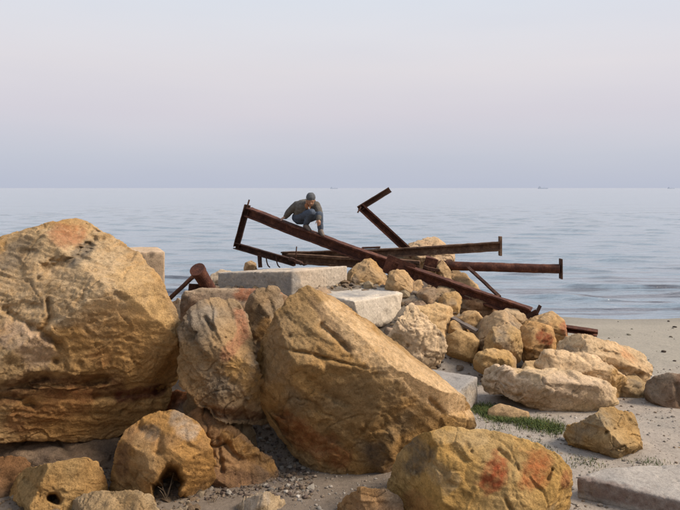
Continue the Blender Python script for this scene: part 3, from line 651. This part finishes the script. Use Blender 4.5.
def ibeam(h, w, t=0.016):
    a, b, c = w / 2, h / 2, t / 2
    return [(-a, -b), (a, -b), (a, -b + t), (c, -b + t), (c, b - t), (a, b - t), (a, b), (-a, b), (-a, b - t), (-c, b - t), (-c, -b + t), (-a, -b + t)]
def channel(h, w, t=0.014):
    a, b = w / 2, h / 2
    return [(-a, -b), (a, -b), (a, -b + t), (-a + t, -b + t), (-a + t, b - t), (a, b - t), (a, b), (-a, b)]
def ring(r, n=16): return [(r * math.cos(2 * math.pi * k / n), r * math.sin(2 * math.pi * k / n)) for k in range(n)]
def rect(w, h): return [(-w / 2, -h / 2), (w / 2, -h / 2), (w / 2, h / 2), (-w / 2, h / 2)]
def path_rod(name, pts, r, mat):
    """a bent round bar through the given points"""
    prof = ring(r, 7); co, f = [], []; m = len(prof)
    for i, p in enumerate(pts):
        d = (pts[min(i + 1, len(pts) - 1)] - pts[max(i - 1, 0)]).normalized()
        s_ = d.cross(Vector((0.3, 1, 0.2))).normalized(); u_ = s_.cross(d)
        co += [tuple(p + s_ * x + u_ * y) for x, y in prof]
    for i in range(len(pts) - 1):
        for j in range(m):
            k = (j + 1) % m; f.append((i * m + j, i * m + k, (i + 1) * m + k, (i + 1) * m + j))
    f.append(tuple(range(m))[::-1]); f.append(tuple((len(pts) - 1) * m + j for j in range(m)))
    me = bpy.data.meshes.new(name); me.from_pydata(co, [], f); me.polygons.foreach_set('use_smooth', [True] * len(f))
    return link_mesh(name, me, mat)

def group_parts(name, loc, parts, label, cat, group=None):
    r = empty(name, loc); tag(r, label, cat, group)
    for o in parts: o.parent = r; o.location = -Vector(loc)
    return r
UP = Vector((0, 0, 1))
def open_to_eye(A, B):
    """up vector that turns a channel's open side to the land"""
    return Vector((0, -1, 0)).cross((Vector(B) - Vector(A)).normalized())
STEEL = 'rusty steel members fallen across the boulders'

# the long sloping beam with its bent end frame: one welded piece
MA, MB_ = P(247, 211.5, 13.0), P(531, 314, 10.3)
parts = [sweep('sloping_beam', ibeam(.205, .20, .030), MA, MB_, UP, M_RUSTRED, seed=2, ragged=.03, rough=.008, bend=.035)]
parts.append(sweep('end_post', channel(.13, .11, .02), P(247.5, 205, 12.97), P(236.5, 247, 13.0), open_to_eye(P(247.5, 205, 12.97), P(236.5, 247, 13.0)), M_RUST, seed=3))
parts.append(sweep('lower_rail', channel(.14, .12, .02), P(235, 245.5, 12.98), P(295, 263, 12.5), open_to_eye(P(235, 245.5, 12.98), P(295, 263, 12.5)), M_RUST, seed=4))
parts.append(sweep('end_spike', rect(.03, .035), P(247, 208, 12.97), P(249.4, 199.5, 12.97), (0, 1, 0), M_RUST, seed=5))
parts.append(sweep('hanging_plate', rect(.02, .085), P(259.5, 255, 12.75), P(260.5, 267.5, 12.75), (1, 0, 0), M_RUST, seed=6))
for x, d in ((266, 12.7), (276, 12.6)):
    parts.append(path_rod('bent_bar', [P(x, 256, d), P(x + .8, 262, d), P(x + 2, 265.5, d - .02), P(x + 4, 267.5, d - .03)], .014, M_RUST))
parts.append(path_rod('upright_bar', [P(295.5, 261, 12.45), P(296, 254, 12.45), P(296.6, 246.5, 12.45)], .013, M_RUST))
parts.append(sweep('torn_flange', rect(.16, .05), P(288, 257.5, 12.5), P(304, 264, 12.35), UP, M_RUST, seed=8, rough=.02, ragged=.05))
parts.append(path_rod('torn_lip', [P(298, 262, 12.4), P(304, 265, 12.3), P(307, 264, 12.3)], .02, M_RUST))
parts.append(sweep('bent_end_plate', rect(.03, .16), P(524, 321, 10.28), P(538, 313.5, 10.26), (0.5, 0, 1), M_RUST, seed=9))
parts.append(sweep('bent_end_tip', rect(.028, .08), P(536, 314.5, 10.27), P(540.3, 305.5, 10.26), (0, 1, 0), M_RUST, seed=10))
def beam_pt(px):
    t = (px - 247) / (531 - 247); d = 13.0
    for _ in range(20):
        q = MA.lerp(MB_, t); u = 340 + q.x / q.y * F; t += (px - u) / 284
    return MA.lerp(MB_, t) - UP * (0.035 * math.sin(math.pi * t))
for px in (392, 404): 
    q = beam_pt(px); parts.append(sweep('gusset_plate', rect(.02, .34), q + Vector((-.14, -.08, .06)), q + Vector((.16, -.09, -.05)), UP, M_RUSTRED, seed=px, rough=.008))
group_parts('fallen_beam', MB_, parts, 'long rusty beam sloping down to the right, a bent frame at its raised end', 'fallen beam', STEEL)

# leaning post with a bent arm
parts = [sweep('post', channel(.17, .14, .034), P(413, 255, 12.6), P(360.5, 206.5, 12.7), open_to_eye(P(413, 255, 12.6), P(360.5, 206.5, 12.7)), M_RUSTRED, seed=21),
         sweep('bent_arm', channel(.12, .10, .02), P(358.5, 209, 12.7), P(390, 189.3, 12.7), open_to_eye(P(358.5, 209, 12.7), P(390, 189.3, 12.7)), M_RUST, seed=22),
         sweep('hooked_tip', rect(.03, .06), P(361, 207, 12.65), P(357.8, 212.8, 12.62), (0, 1, 0), M_RUST, seed=23)]
group_parts('steel_post', P(413, 255, 12.6), parts, 'rusty leaning post with a bent arm against the sea like a number seven', 'steel post', STEEL)

A, B = P(282, 256, 13.0), P(499, 246.2, 12.0)
parts = [sweep('beam', ibeam(.185, .15, .03), A, B, UP, M_RUSTPALE, seed=31, rough=.008, bend=.03), sweep('end_plate', rect(.13, .38), B, B + Vector((.045, 0, 0)), UP, M_RUSTPALE, seed=32, seg=.02),
         sweep('loose_plate', rect(.12, .03), P(362, 248.0, 12.62), P(380, 247.4, 12.55), UP, M_RUST, seed=33)]
group_parts('steel_beam', A, parts, 'pale-edged level beam with an end plate, the higher of the two pointing right', 'steel beam', STEEL)
A, B = P(288, 258.5, 12.8), P(420, 266, 12.15)
parts = [sweep('beam', ibeam(.21, .16, .05), A, B, UP, M_RUSTPALE, seed=35, rough=.008)]
group_parts('steel_beam', A, parts, 'dark level beam behind the long concrete block, half hidden by the sloping beam', 'steel beam', STEEL)
A, B = P(440, 264.5, 11.9), P(560, 268.8, 11.3)
parts = [sweep('pipe', ring(.088, 20), A, B, UP, M_RUSTRED, seed=41, rough=.007, bend=.02), sweep('end_plate', rect(.13, .38), B, B + Vector((.028, 0, 0)), UP, M_RUST, seed=42, seg=.014),
         sweep('collar', ring(.115, 20), P(446, 265, 11.88), P(452, 265.2, 11.86), UP, M_RUST, seed=43, seg=.03)]
group_parts('steel_pipe', A, parts, 'red rusty pipe with an end plate, the lower of the two pointing right', 'steel pipe', STEEL)
o = sweep('brace_bar', channel(.065, .05, .012), P(468.5, 267.5, 11.62), P(500, 297, 10.75), (0, -1, .3), M_RUST, seed=45); recentre(o)
tag(o, 'thin rusty brace running from the red pipe down to the sloping beam', 'brace bar', STEEL)
o = sweep('angle_iron', channel(.09, .10, .018), P(560, 327.5, 10.1), P(599, 333.5, 9.85), (0.1, -.3, 1), M_RUSTRED, seed=47, ragged=.02); recentre(o)
tag(o, 'short red rusty angle iron lying out over the sand', 'angle iron', STEEL)
o = sweep('grey_plank', rect(.12, .045), P(452, 318, 9.9), P(477, 331, 9.65), UP, plain('weathered_wood', (.12, .10, .09)), seed=48, rough=.006); recentre(o)
tag(o, 'short grey weathered plank jammed between the ochre stones', 'plank')
parts = [sweep('cleat', rect(.20, .26), P(425, 262, 11.75), P(437, 265, 11.7), UP, M_RUSTRED, seed=49, rough=.02), sweep('cleat_rib', rect(.26, .05), P(424, 266, 11.66), P(440, 270, 11.62), UP, M_RUST, seed=50, rough=.015)]
group_parts('steel_bracket', P(430, 280, 11.7), parts, 'lumpy dark red bracket at the crossing of the beams', 'bracket', STEEL)

# rusty drum-ended pipe at left with a leaning bar
A, B = P(197.5, 270, 9.0), P(217, 302, 9.55)
ax = (B - A).normalized()
parts = [sweep('tube', ring(.105, 24), A, B, UP, M_RUSTRED, seed=51), sweep('end_cap', ring(.118, 24), A - ax * .015, A + ax * .05, UP, M_RUSTRED, seed=52, seg=.02, rough=.002),
         sweep('side_fin', rect(.03, .14), P(189, 288, 9.2), P(212, 289, 9.5), UP, M_RUST, seed=53)]
group_parts('pipe_stub', B, parts, 'short fat rusty pipe stub with a closed round end, at left above the flat slab', 'pipe stub', STEEL)
o = sweep('steel_bar', ring(.034, 8), P(166, 302, 9.15), P(193, 277, 9.25), UP, M_RUST, seed=55); recentre(o)
tag(o, 'thin dark bar leaning up to the fat pipe stub', 'steel bar', STEEL)
parts = [path_rod('bar', [P(373, 326, 9.55), P(373, 340, 9.5)], .014, M_RUST)]
parts[0].name = 'reinforcing_bar'; recentre(parts[0]); tag(parts[0], 'short bar sticking down under the rough concrete block', 'steel bar', STEEL)
o = path_rod('rebar_loop', [P(415.5, 374, 7.75), P(415.5, 371, 7.75), P(417, 369.5, 7.75), P(418.6, 371, 7.75), P(418.6, 374.5, 7.75)], .011, M_RUST); recentre(o)
tag(o, 'small dark bar loop standing out of the half-buried slab', 'steel bar', STEEL)

# ------------------------------------------------------------------ the crouching person
def capsule(bm, a, ra, b, rb, flat=None):
    pts = []
    for c, r in ((Vector(a), ra), (Vector(b), rb)):
        for i in range(1, 6):
            th = math.pi * i / 6
            for j in range(10):
                ph = 2 * math.pi * j / 10
                v_ = Vector((math.sin(th) * math.cos(ph), math.sin(th) * math.sin(ph), math.cos(th))) * r
                if flat: v_ = Vector((v_.x * flat[0], v_.y * flat[1], v_.z * flat[2]))
                pts.append(c + v_)
    hull_into(bm, pts)

def skin_part(name, caps, vox, mat, parent, smooth=3, rough=0.0):
    bm = bmesh.new()
    for c in caps: capsule(bm, *c)
    me = remeshed(bm, vox, smooth, 0)
    if rough:
        co, no = get_co(me), get_no(me); co = co + no * (rough * (fbm(co * 9, 3) + 0.7 * ridged(co * 14, 2)))[:, None]
        me.vertices.foreach_set('co', co.astype(np.float32).ravel()); me.update()
    o = link_mesh(name, me, mat)
    o.parent = parent; o.location = -parent.location
    return o

def person():
    ft = beam_pt(306) + Vector((0, 0, .103)); ft2 = beam_pt(319.5) + Vector((0, 0, .103)); hd = beam_pt(283.5) + Vector((0, 0, .105))
    D0 = 12.4
    Q = lambda px, py, dy=0.0: P(px, py, D0 + dy)
    root = empty('person', ft.lerp(ft2, .5)); tag(root, 'person in a dark jacket and jeans crouching on the sloping beam, one hand down', 'person')
    skin = plain('skin', (.34, .19, .125), .6, .08); jacket = plain('jacket_cloth', (.105, .096, .085), .9, .25, 18); jeans = plain('denim', (.065, .082, .115), .9, .25, 30)
    wool = plain('grey_wool', (.09, .095, .105), .95, .2, 60); leather = plain('shoe_leather', (.15, .12, .10), .7, .2); scarf_m = plain('orange_shirt', (.30, .13, .065), .9, .15); white = plain('white_print', (.7, .68, .65), .8, .05)
    hipL, hipR = Q(297.5, 217.5, .16), Q(304, 218.5, .10)
    kneeL, kneeR = Q(311.5, 212.5, -.27), Q(319.3, 214.8, -.26)
    ankL, ankR = ft + Vector((0, .0, .085)), ft2 + Vector((.02, .0, .085))
    pel = Q(300.5, 216.5, .13); waist = Q(301, 212, .10); chest = Q(304, 207, -.02); neck = Q(307.3, 203.2, -.10)
    shL, shR = Q(297, 205.2, .05), Q(316, 205.2, -.10)
    elL, wrL = Q(289, 212, .13), hd + Vector((.05, -.02, .075))
    elR, wrR = Q(319.6, 212.5, -.22), Q(318.6, 219.5, -.34)
    head = Q(310.8, 200.0, -.24)
    # body: one continuous skin
    caps = [(pel, .13, waist, .115), (waist, .115, chest, .135), (chest, .13, neck, .06), (neck, .055, head, .055), (shL, .062, shR, .062),
            (shL, .06, elL, .046), (elL, .045, wrL, .03), (shR, .06, elR, .046), (elR, .045, wrR, .03),
            (hipL, .09, kneeL, .058), (kneeL, .058, ankL, .042), (hipR, .09, kneeR, .058), (kneeR, .058, ankR, .042)]
    hx = Vector((.05, -.84, -.55)).normalized(); hs = hx.cross(UP).normalized(); hu = hs.cross(hx)
    caps += [(head + hu * .035, .088, head + hu * .025 + hx * .015, .086), (head + hx * .03 - hu * .03, .068, head + hx * .045 - hu * .085, .040),
             (head + hx * .085 + hu * .01, .012, head + hx * .112 - hu * .022, .017), (head + hx * .078 + hu * .032 + hs * .03, .016, head + hx * .078 + hu * .032 - hs * .03, .016),
             (head + hx * .082 - hu * .052 + hs * .018, .011, head + hx * .082 - hu * .052 - hs * .018, .011),
             (head + hs * .085, .014, head + hs * .088 - hu * .03, .012), (head - hs * .085, .014, head - hs * .088 - hu * .03, .012)]
    def hand(w, fwd, sid, dn, curl):
        out = [(w, .028, w + fwd * .05, .030), (w + fwd * .045 + sid * .03, .014, w + fwd * .045 - sid * .03, .014), (w + fwd * .07 - sid * .026, .013, w + fwd * .07 + sid * .026, .013)]
        for k, ln in enumerate((.062, .072, .067, .052)):
            b0 = w + fwd * .07 + sid * (.030 - .020 * k); b1 = b0 + fwd * ln * .5 + dn * ln * .2 * curl; b2 = b1 + fwd * ln * .35 + dn * ln * .5 * curl
            out += [(b0, .0088, b1, .0082), (b1, .0082, b2, .0072)]
        t0 = w + fwd * .02 + sid * .03; t1 = t0 + fwd * .035 + sid * .03; out += [(t0, .012, t1, .010), (t1, .010, t1 + fwd * .03 + dn * .01, .0085)]
        return out
    bd = (MB_ - MA).normalized()
    fw = Vector((-.75, -.55, -.33)).normalized(); caps += hand(wrL, fw, fw.cross(UP).normalized(), Vector((0, -.2, -1)), .8)
    fw2 = Vector((.1, -.35, -.93)).normalized(); caps += hand(wrR, fw2, Vector((-1, -.1, -.1)).normalized(), Vector((-.2, .9, -.2)), .8)
    skin_part('body', caps, .0085, skin, root, 2)
    # clothing
    jc = [(pel + Vector((0, .03, .01)), .155, waist, .145), (waist, .145, chest, .168), (chest + Vector((0, .05, 0)), .165, neck - Vector((0, -.05, .04)), .095), (shL, .088, shR, .088), (chest, .15, shL, .088), (chest, .15, shR, .088),
          (shL, .085, elL, .068), (elL, .068, wrL, .050), (shR, .085, elR, .068), (elR, .068, wrR.lerp(elR, .12), .050), (neck + Vector((0, .05, -.03)), .085, neck + Vector((0, .06, .02)), .078), (Q(300, 206.5, .10), .12, neck + Vector((-.05, .08, .0)), .09)]
    jk = skin_part('jacket', jc, .014, jacket, root, 2, .012)
    skin_part('trousers', [(pel - Vector((0, 0, .03)), .15, hipL, .12), (pel, .145, hipR, .12), (hipL, .12, kneeL, .078), (kneeL, .078, ankL + Vector((0, 0, .02)), .058), (hipR, .12, kneeR, .078), (kneeR, .078, ankR + Vector((0, 0, .02)), .058)], .013, jeans, root, 2, .010)
    for a, fd in ((ankL, Vector((.55, -.78, -.28))), (ankR, Vector((.35, -.88, -.26)))):
        fd = fd.normalized(); toe = a + fd * .16 - Vector((0, 0, .052)); heel = a - fd * .055 - Vector((0, 0, .045))
        sh = skin_part('shoe', [(a, .052, heel, .040), (heel, .040, toe, .036), (a, .05, toe, .034)], .011, leather, root, 2)
    skin_part('shirt_front', [(neck + Vector((.0, -.05, -.05)), .062, Q(308.5, 207.5, -.16), .05)], .011, scarf_m, root, 2)
    skin_part('badge', [(Q(308.8, 207.4, -.225), .014, Q(309, 208.8, -.225), .012)], .006, white, root, 1)
    cap = skin_part('knitted_cap', [(head + hu * .060 - hx * .004, .098, head + hu * .075 - hx * .02, .088), (head + hu * .055 - hx * .045, .085, head + hu * .02 - hx * .055, .075)], .010, wool, root, 2, .004)
    skin_part('hair', [(head - hx * .05 - hu * .01, .078, head - hx * .045 - hu * .05, .058)], .011, plain('dark_hair', (.03, .024, .02), .8), root, 2)
    return root
person()

# ------------------------------------------------------------------ far ships on the horizon
def ship(px, D, ln, label):
    base = Vector(((px - 340) / F * D, D, 0)); r = empty('ship', base); tag(r, label, 'ship', 'far ships on the horizon')
    hm = plain('ship_hull', (.48, .53, .62), .7, .05, .2); wm = plain('ship_house', (.54, .58, .66), .7, .05, .2)  # pale blue-grey paints the distance haze into both colours
    def part(name, boxes, m):
        bm = bmesh.new()
        for x0, x1, z0, z1, wy, rake in boxes:
            q = [bm.verts.new(c) for c in ((x0 + rake, -wy, z0), (x1 - rake, -wy, z0), (x1 - rake, wy, z0), (x0 + rake, wy, z0), (x0, -wy, z1), (x1, -wy, z1), (x1, wy, z1), (x0, wy, z1))]
            for f in ((3, 2, 1, 0), (4, 5, 6, 7), (0, 1, 5, 4), (1, 2, 6, 5), (2, 3, 7, 6), (3, 0, 4, 7)): bm.faces.new([q[i] for i in f])
        me = bpy.data.meshes.new(name); bm.to_mesh(me); bm.free(); o = link_mesh(name, me, m, r)
    part('hull', [(-ln / 2, ln / 2, -1, ln * .07, ln * .08, ln * .04)], hm)
    part('deckhouse', [(-ln * .42, -ln * .24, ln * .07, ln * .20, ln * .06, 0), (-ln * .38, -ln * .28, ln * .20, ln * .25, ln * .05, 0)], wm)
    part('mast', [(ln * .1, ln * .12, ln * .07, ln * .24, ln * .01, 0)], hm); part('aerial', [(-ln * .34, -ln * .325, ln * .25, ln * .32, ln * .008, 0)], hm)
ship(334, 2600, 34, 'tiny ship on the horizon just right of the crouching person')
ship(543, 2600, 42, 'tiny ship on the horizon above the end of the red pipe')
ship(671, 2800, 30, 'tiny ship on the horizon at the right edge of the sea')

# ------------------------------------------------------------------ grass, gravel, dry twigs
rg = np.random.RandomState(5)
def on_ground(px, py):
    D = (H - 0.45) * F / (py - HORIZON)
    for _ in range(12):
        X = (px - 340) / F * D; z = float(ground_z(np.array([X]), np.array([D]))[0]); D = (H - z) * F / (py - HORIZON)
    return (px - 340) / F * D, D, z

def blades(name, spots, label, green):
    v_, f_ = [], []; cols = []
    for px, py, sx, sy, n, hgt in spots:
        cx, cy, cz = on_ground(px, py)
        X = cx + rg.normal(size=n) * sx; Y = cy + rg.normal(size=n) * sy; Z = ground_z(X, Y)
        for x, y, z in zip(X, Y, Z):
            a = rg.uniform(0, 6.28); h = hgt * rg.uniform(.4, 1.2); l = h * rg.uniform(.4, 1.6); w = .0032
            dx, dy = math.cos(a), math.sin(a); i = len(v_)
            v_ += [(x - dy * w, y + dx * w, z - .01), (x + dy * w, y - dx * w, z - .01), (x + dx * l * .4 + dy * w * .7, y + dy * l * .4 - dx * w * .7, z + h * .7), (x + dx * l * .4 - dy * w * .7, y + dy * l * .4 + dx * w * .7, z + h * .7), (x + dx * l, y + dy * l, z + h)]
            f_ += [(i, i + 1, i + 2, i + 3), (i + 3, i + 2, i + 4)]
            k = rg.uniform(.6, 1.5); c = np.array(green) * k; c = c + np.array([.06, .04, 0]) * (rg.rand() < .2); cols += [c] * 5
    me = bpy.data.meshes.new(name); me.from_pydata(v_, [], f_); set_col(me, np.array(cols))
    o = link_mesh(name, me, M_LEAF); tag(o, label, 'grass', kind='stuff'); return o
M_LEAF = attr_mat('leaf', 0.7, 30, 0.001)
spots = []
for k in range(26):
    t = rg.rand(); spots.append((478 + 72 * t + rg.normal() * 4, 411 + 18 * t + rg.normal() * 2.5, .09, .09, int(300 * (1.1 - .6 * t)), .042))
spots += [(x, y, .10, .07, 70, .03) for x, y in ((403, 370), (415, 371), (438, 367), (450, 366), (462, 366), (470, 368), (520, 373), (527, 374), (512, 440), (540, 448), (524, 443), (582, 462), (590, 464), (648, 462), (655, 466), (496, 430), (560, 432), (604, 475))]
blades('grass', spots, 'short green grass growing on the sand between the boulders', (.065, .09, .030))

def gravel(name, n, area, rad, palette, label, seed):
    r = np.random.RandomState(seed); ico = bmesh.new(); bmesh.ops.create_icosphere(ico, subdivisions=1, radius=1)
    bv = np.array([tuple(q.co) for q in ico.verts]); bf = np.array([[q.index for q in f.verts] for f in ico.faces]); ico.free()
    X, Y = area(r, n); Z = ground_z(X, Y); V, Fc, C = [], [], []
    R_ = rad[0] * (rad[1] / rad[0]) ** (r.rand(n) ** 2.2)
    for i in range(n):
        q = bv * (1 + .35 * r.normal(size=(len(bv), 1)) * .6) * (R_[i] * np.array([1, r.uniform(.6, 1.1), r.uniform(.4, .8)])); a = r.uniform(0, 6.28)
        rot = np.array([[math.cos(a), -math.sin(a), 0], [math.sin(a), math.cos(a), 0], [0, 0, 1]]); q = q @ rot.T + [X[i], Y[i], Z[i] + R_[i] * .2]
        Fc.append(bf + len(V) * len(bv)); V.append(q); c = np.array(palette[r.randint(len(palette))]) * r.uniform(.65, 1.2); C.append(np.tile(c, (len(bv), 1)))
    V = np.concatenate(V); Fc = np.concatenate(Fc)
    me = bpy.data.meshes.new(name); me.from_pydata(V.tolist(), [], Fc.tolist()); set_col(me, np.concatenate(C))
    o = link_mesh(name, me, M_ROCK); tag(o, label, 'gravel', kind='stuff')
PAL = [(.42, .34, .27), (.40, .35, .30), (.50, .44, .38), (.36, .28, .21), (.34, .31, .28), (.60, .55, .49)]
def area_right(r, n):
    Y = 4.9 + 5.0 * r.rand(n) ** 1.3; px = r.uniform(285, 720, n); return (px - 340) / F * Y, Y
gravel('gravel', 4200, area_right, (.005, .026), PAL, 'gravel and shell fragments strewn over the sand', 3)
def area_slope(r, n): return r.uniform(-1.35, -.25, n), r.uniform(5.2, 7.2, n)
gravel('rubble', 2600, area_slope, (.006, .034), [(.30, .23, .17), (.25, .2, .16), (.2, .15, .11), (.16, .12, .1), (.24, .2, .18), (.42, .38, .33)], 'broken rubble filling the slope between the foreground boulders', 4)
def area_sand(r, n): return r.uniform(3.0, 9.0, n), r.uniform(9.5, 14.3, n)
gravel('beach_litter', 130, area_sand, (.008, .05), [(.08, .06, .05), (.16, .13, .1), (.4, .36, .3), (.22, .2, .15)], 'dark weed scraps and pebbles scattered on the open sand', 5)
def area_mound(r, n): return r.uniform(-2.6, 2.8, n), r.uniform(8.8, 13.2, n)
gravel('mound_rubble', 2200, area_mound, (.02, .13), [(.30, .21, .13), (.24, .18, .13), (.40, .31, .2), (.2, .16, .13)], 'small broken stones packed between the boulders under the steel', 6)
def area_left(r, n): return r.uniform(-3.4, -1.2, n), r.uniform(4.9, 6.3, n)
gravel('dark_rubble', 1200, area_left, (.01, .05), [(.22, .17, .12), (.28, .2, .13), (.35, .28, .2)], 'dark rubble on the ground under the left boulders', 8)

def dry_plant(px, py, n, h, label, seed):
    r = random.Random(seed); x, y, z = on_ground(px, py); root = empty('dry_plant', (x, y, z)); tag(root, label, 'dry plant', 'dry twigs among the boulders')
    m = bpy.data.materials.get('dry_stem') or plain('dry_stem', (.20, .15, .10))
    for k in range(n):
        p0 = Vector((x + r.uniform(-.03, .03), y + r.uniform(-.03, .03), z - .02)); d = Vector((r.uniform(-.6, .6), r.uniform(-.5, .5), 1)).normalized(); L = h * r.uniform(.6, 1.1)
        b = Vector((r.uniform(-.3, .3), r.uniform(-.3, .3), 0)) * L
        o = path_rod('stem', [p0, p0 + d * L * .35 + b * .1, p0 + d * L * .7 + b * .35, p0 + d * L + b], .0019, m); o.parent = root; o.location = -root.location
dry_plant(168, 501, 7, .22, 'dry pale twigs in the mouth of the burrow hole', 1)
dry_plant(212, 503, 8, .09, 'dry grey tuft at the foot of the burrow boulder', 2)
dry_plant(115, 492, 7, .2, 'dry stalks in the dark gap left of the burrow boulder', 3)

# --- more broken blocks filling the heap
EXTRA = [('angular tan block wedged between the upright tan boulder and the grey-brown one', [(404, 300), (410, 286), (420, 282), (426, 292), (422, 308), (406, 312)], 10.55, (.50, .36, .2)),
         ('brownish slab-shaped stone left of the rough concrete block', [(300, 300), (306, 289), (326, 287), (334, 296), (330, 312), (302, 314)], 10.0, (.42, .32, .22)),
         ('small angular ochre stone between the rounded ochre boulder and the pale ochre stone', [(448, 334), (452, 322), (464, 322), (470, 333), (462, 342), (450, 342)], 9.75, (.52, .36, .17)),
         ('grey broken stone beneath the rough concrete block, nearest the pitted cone', [(384, 342), (388, 330), (400, 330), (404, 344), (398, 360), (384, 358)], 9.55, (.36, .3, .24)),
         ('angular pale stone above the rusty-stained orange boulder', [(500, 318), (506, 308), (518, 310), (526, 320), (520, 332), (502, 332)], 10.1, (.52, .4, .25)),
         ('brown wedge-shaped stone in the shade left of the pale sloping stone', [(420, 284), (426, 272), (438, 274), (446, 286), (440, 298), (422, 298)], 11.3, (.36, .25, .15)),
         ('small tan stone beside the foot of the low ochre stone', [(520, 372), (526, 362), (540, 361), (548, 370), (542, 380), (524, 380)], 8.6, (.52, .38, .2))]
for lab, o_, d_, c_ in EXTRA: R(lab, o_, d_, c1=c_, c2=tuple(q * .95 for q in c_), g=.25, b=.35, vox=.02)
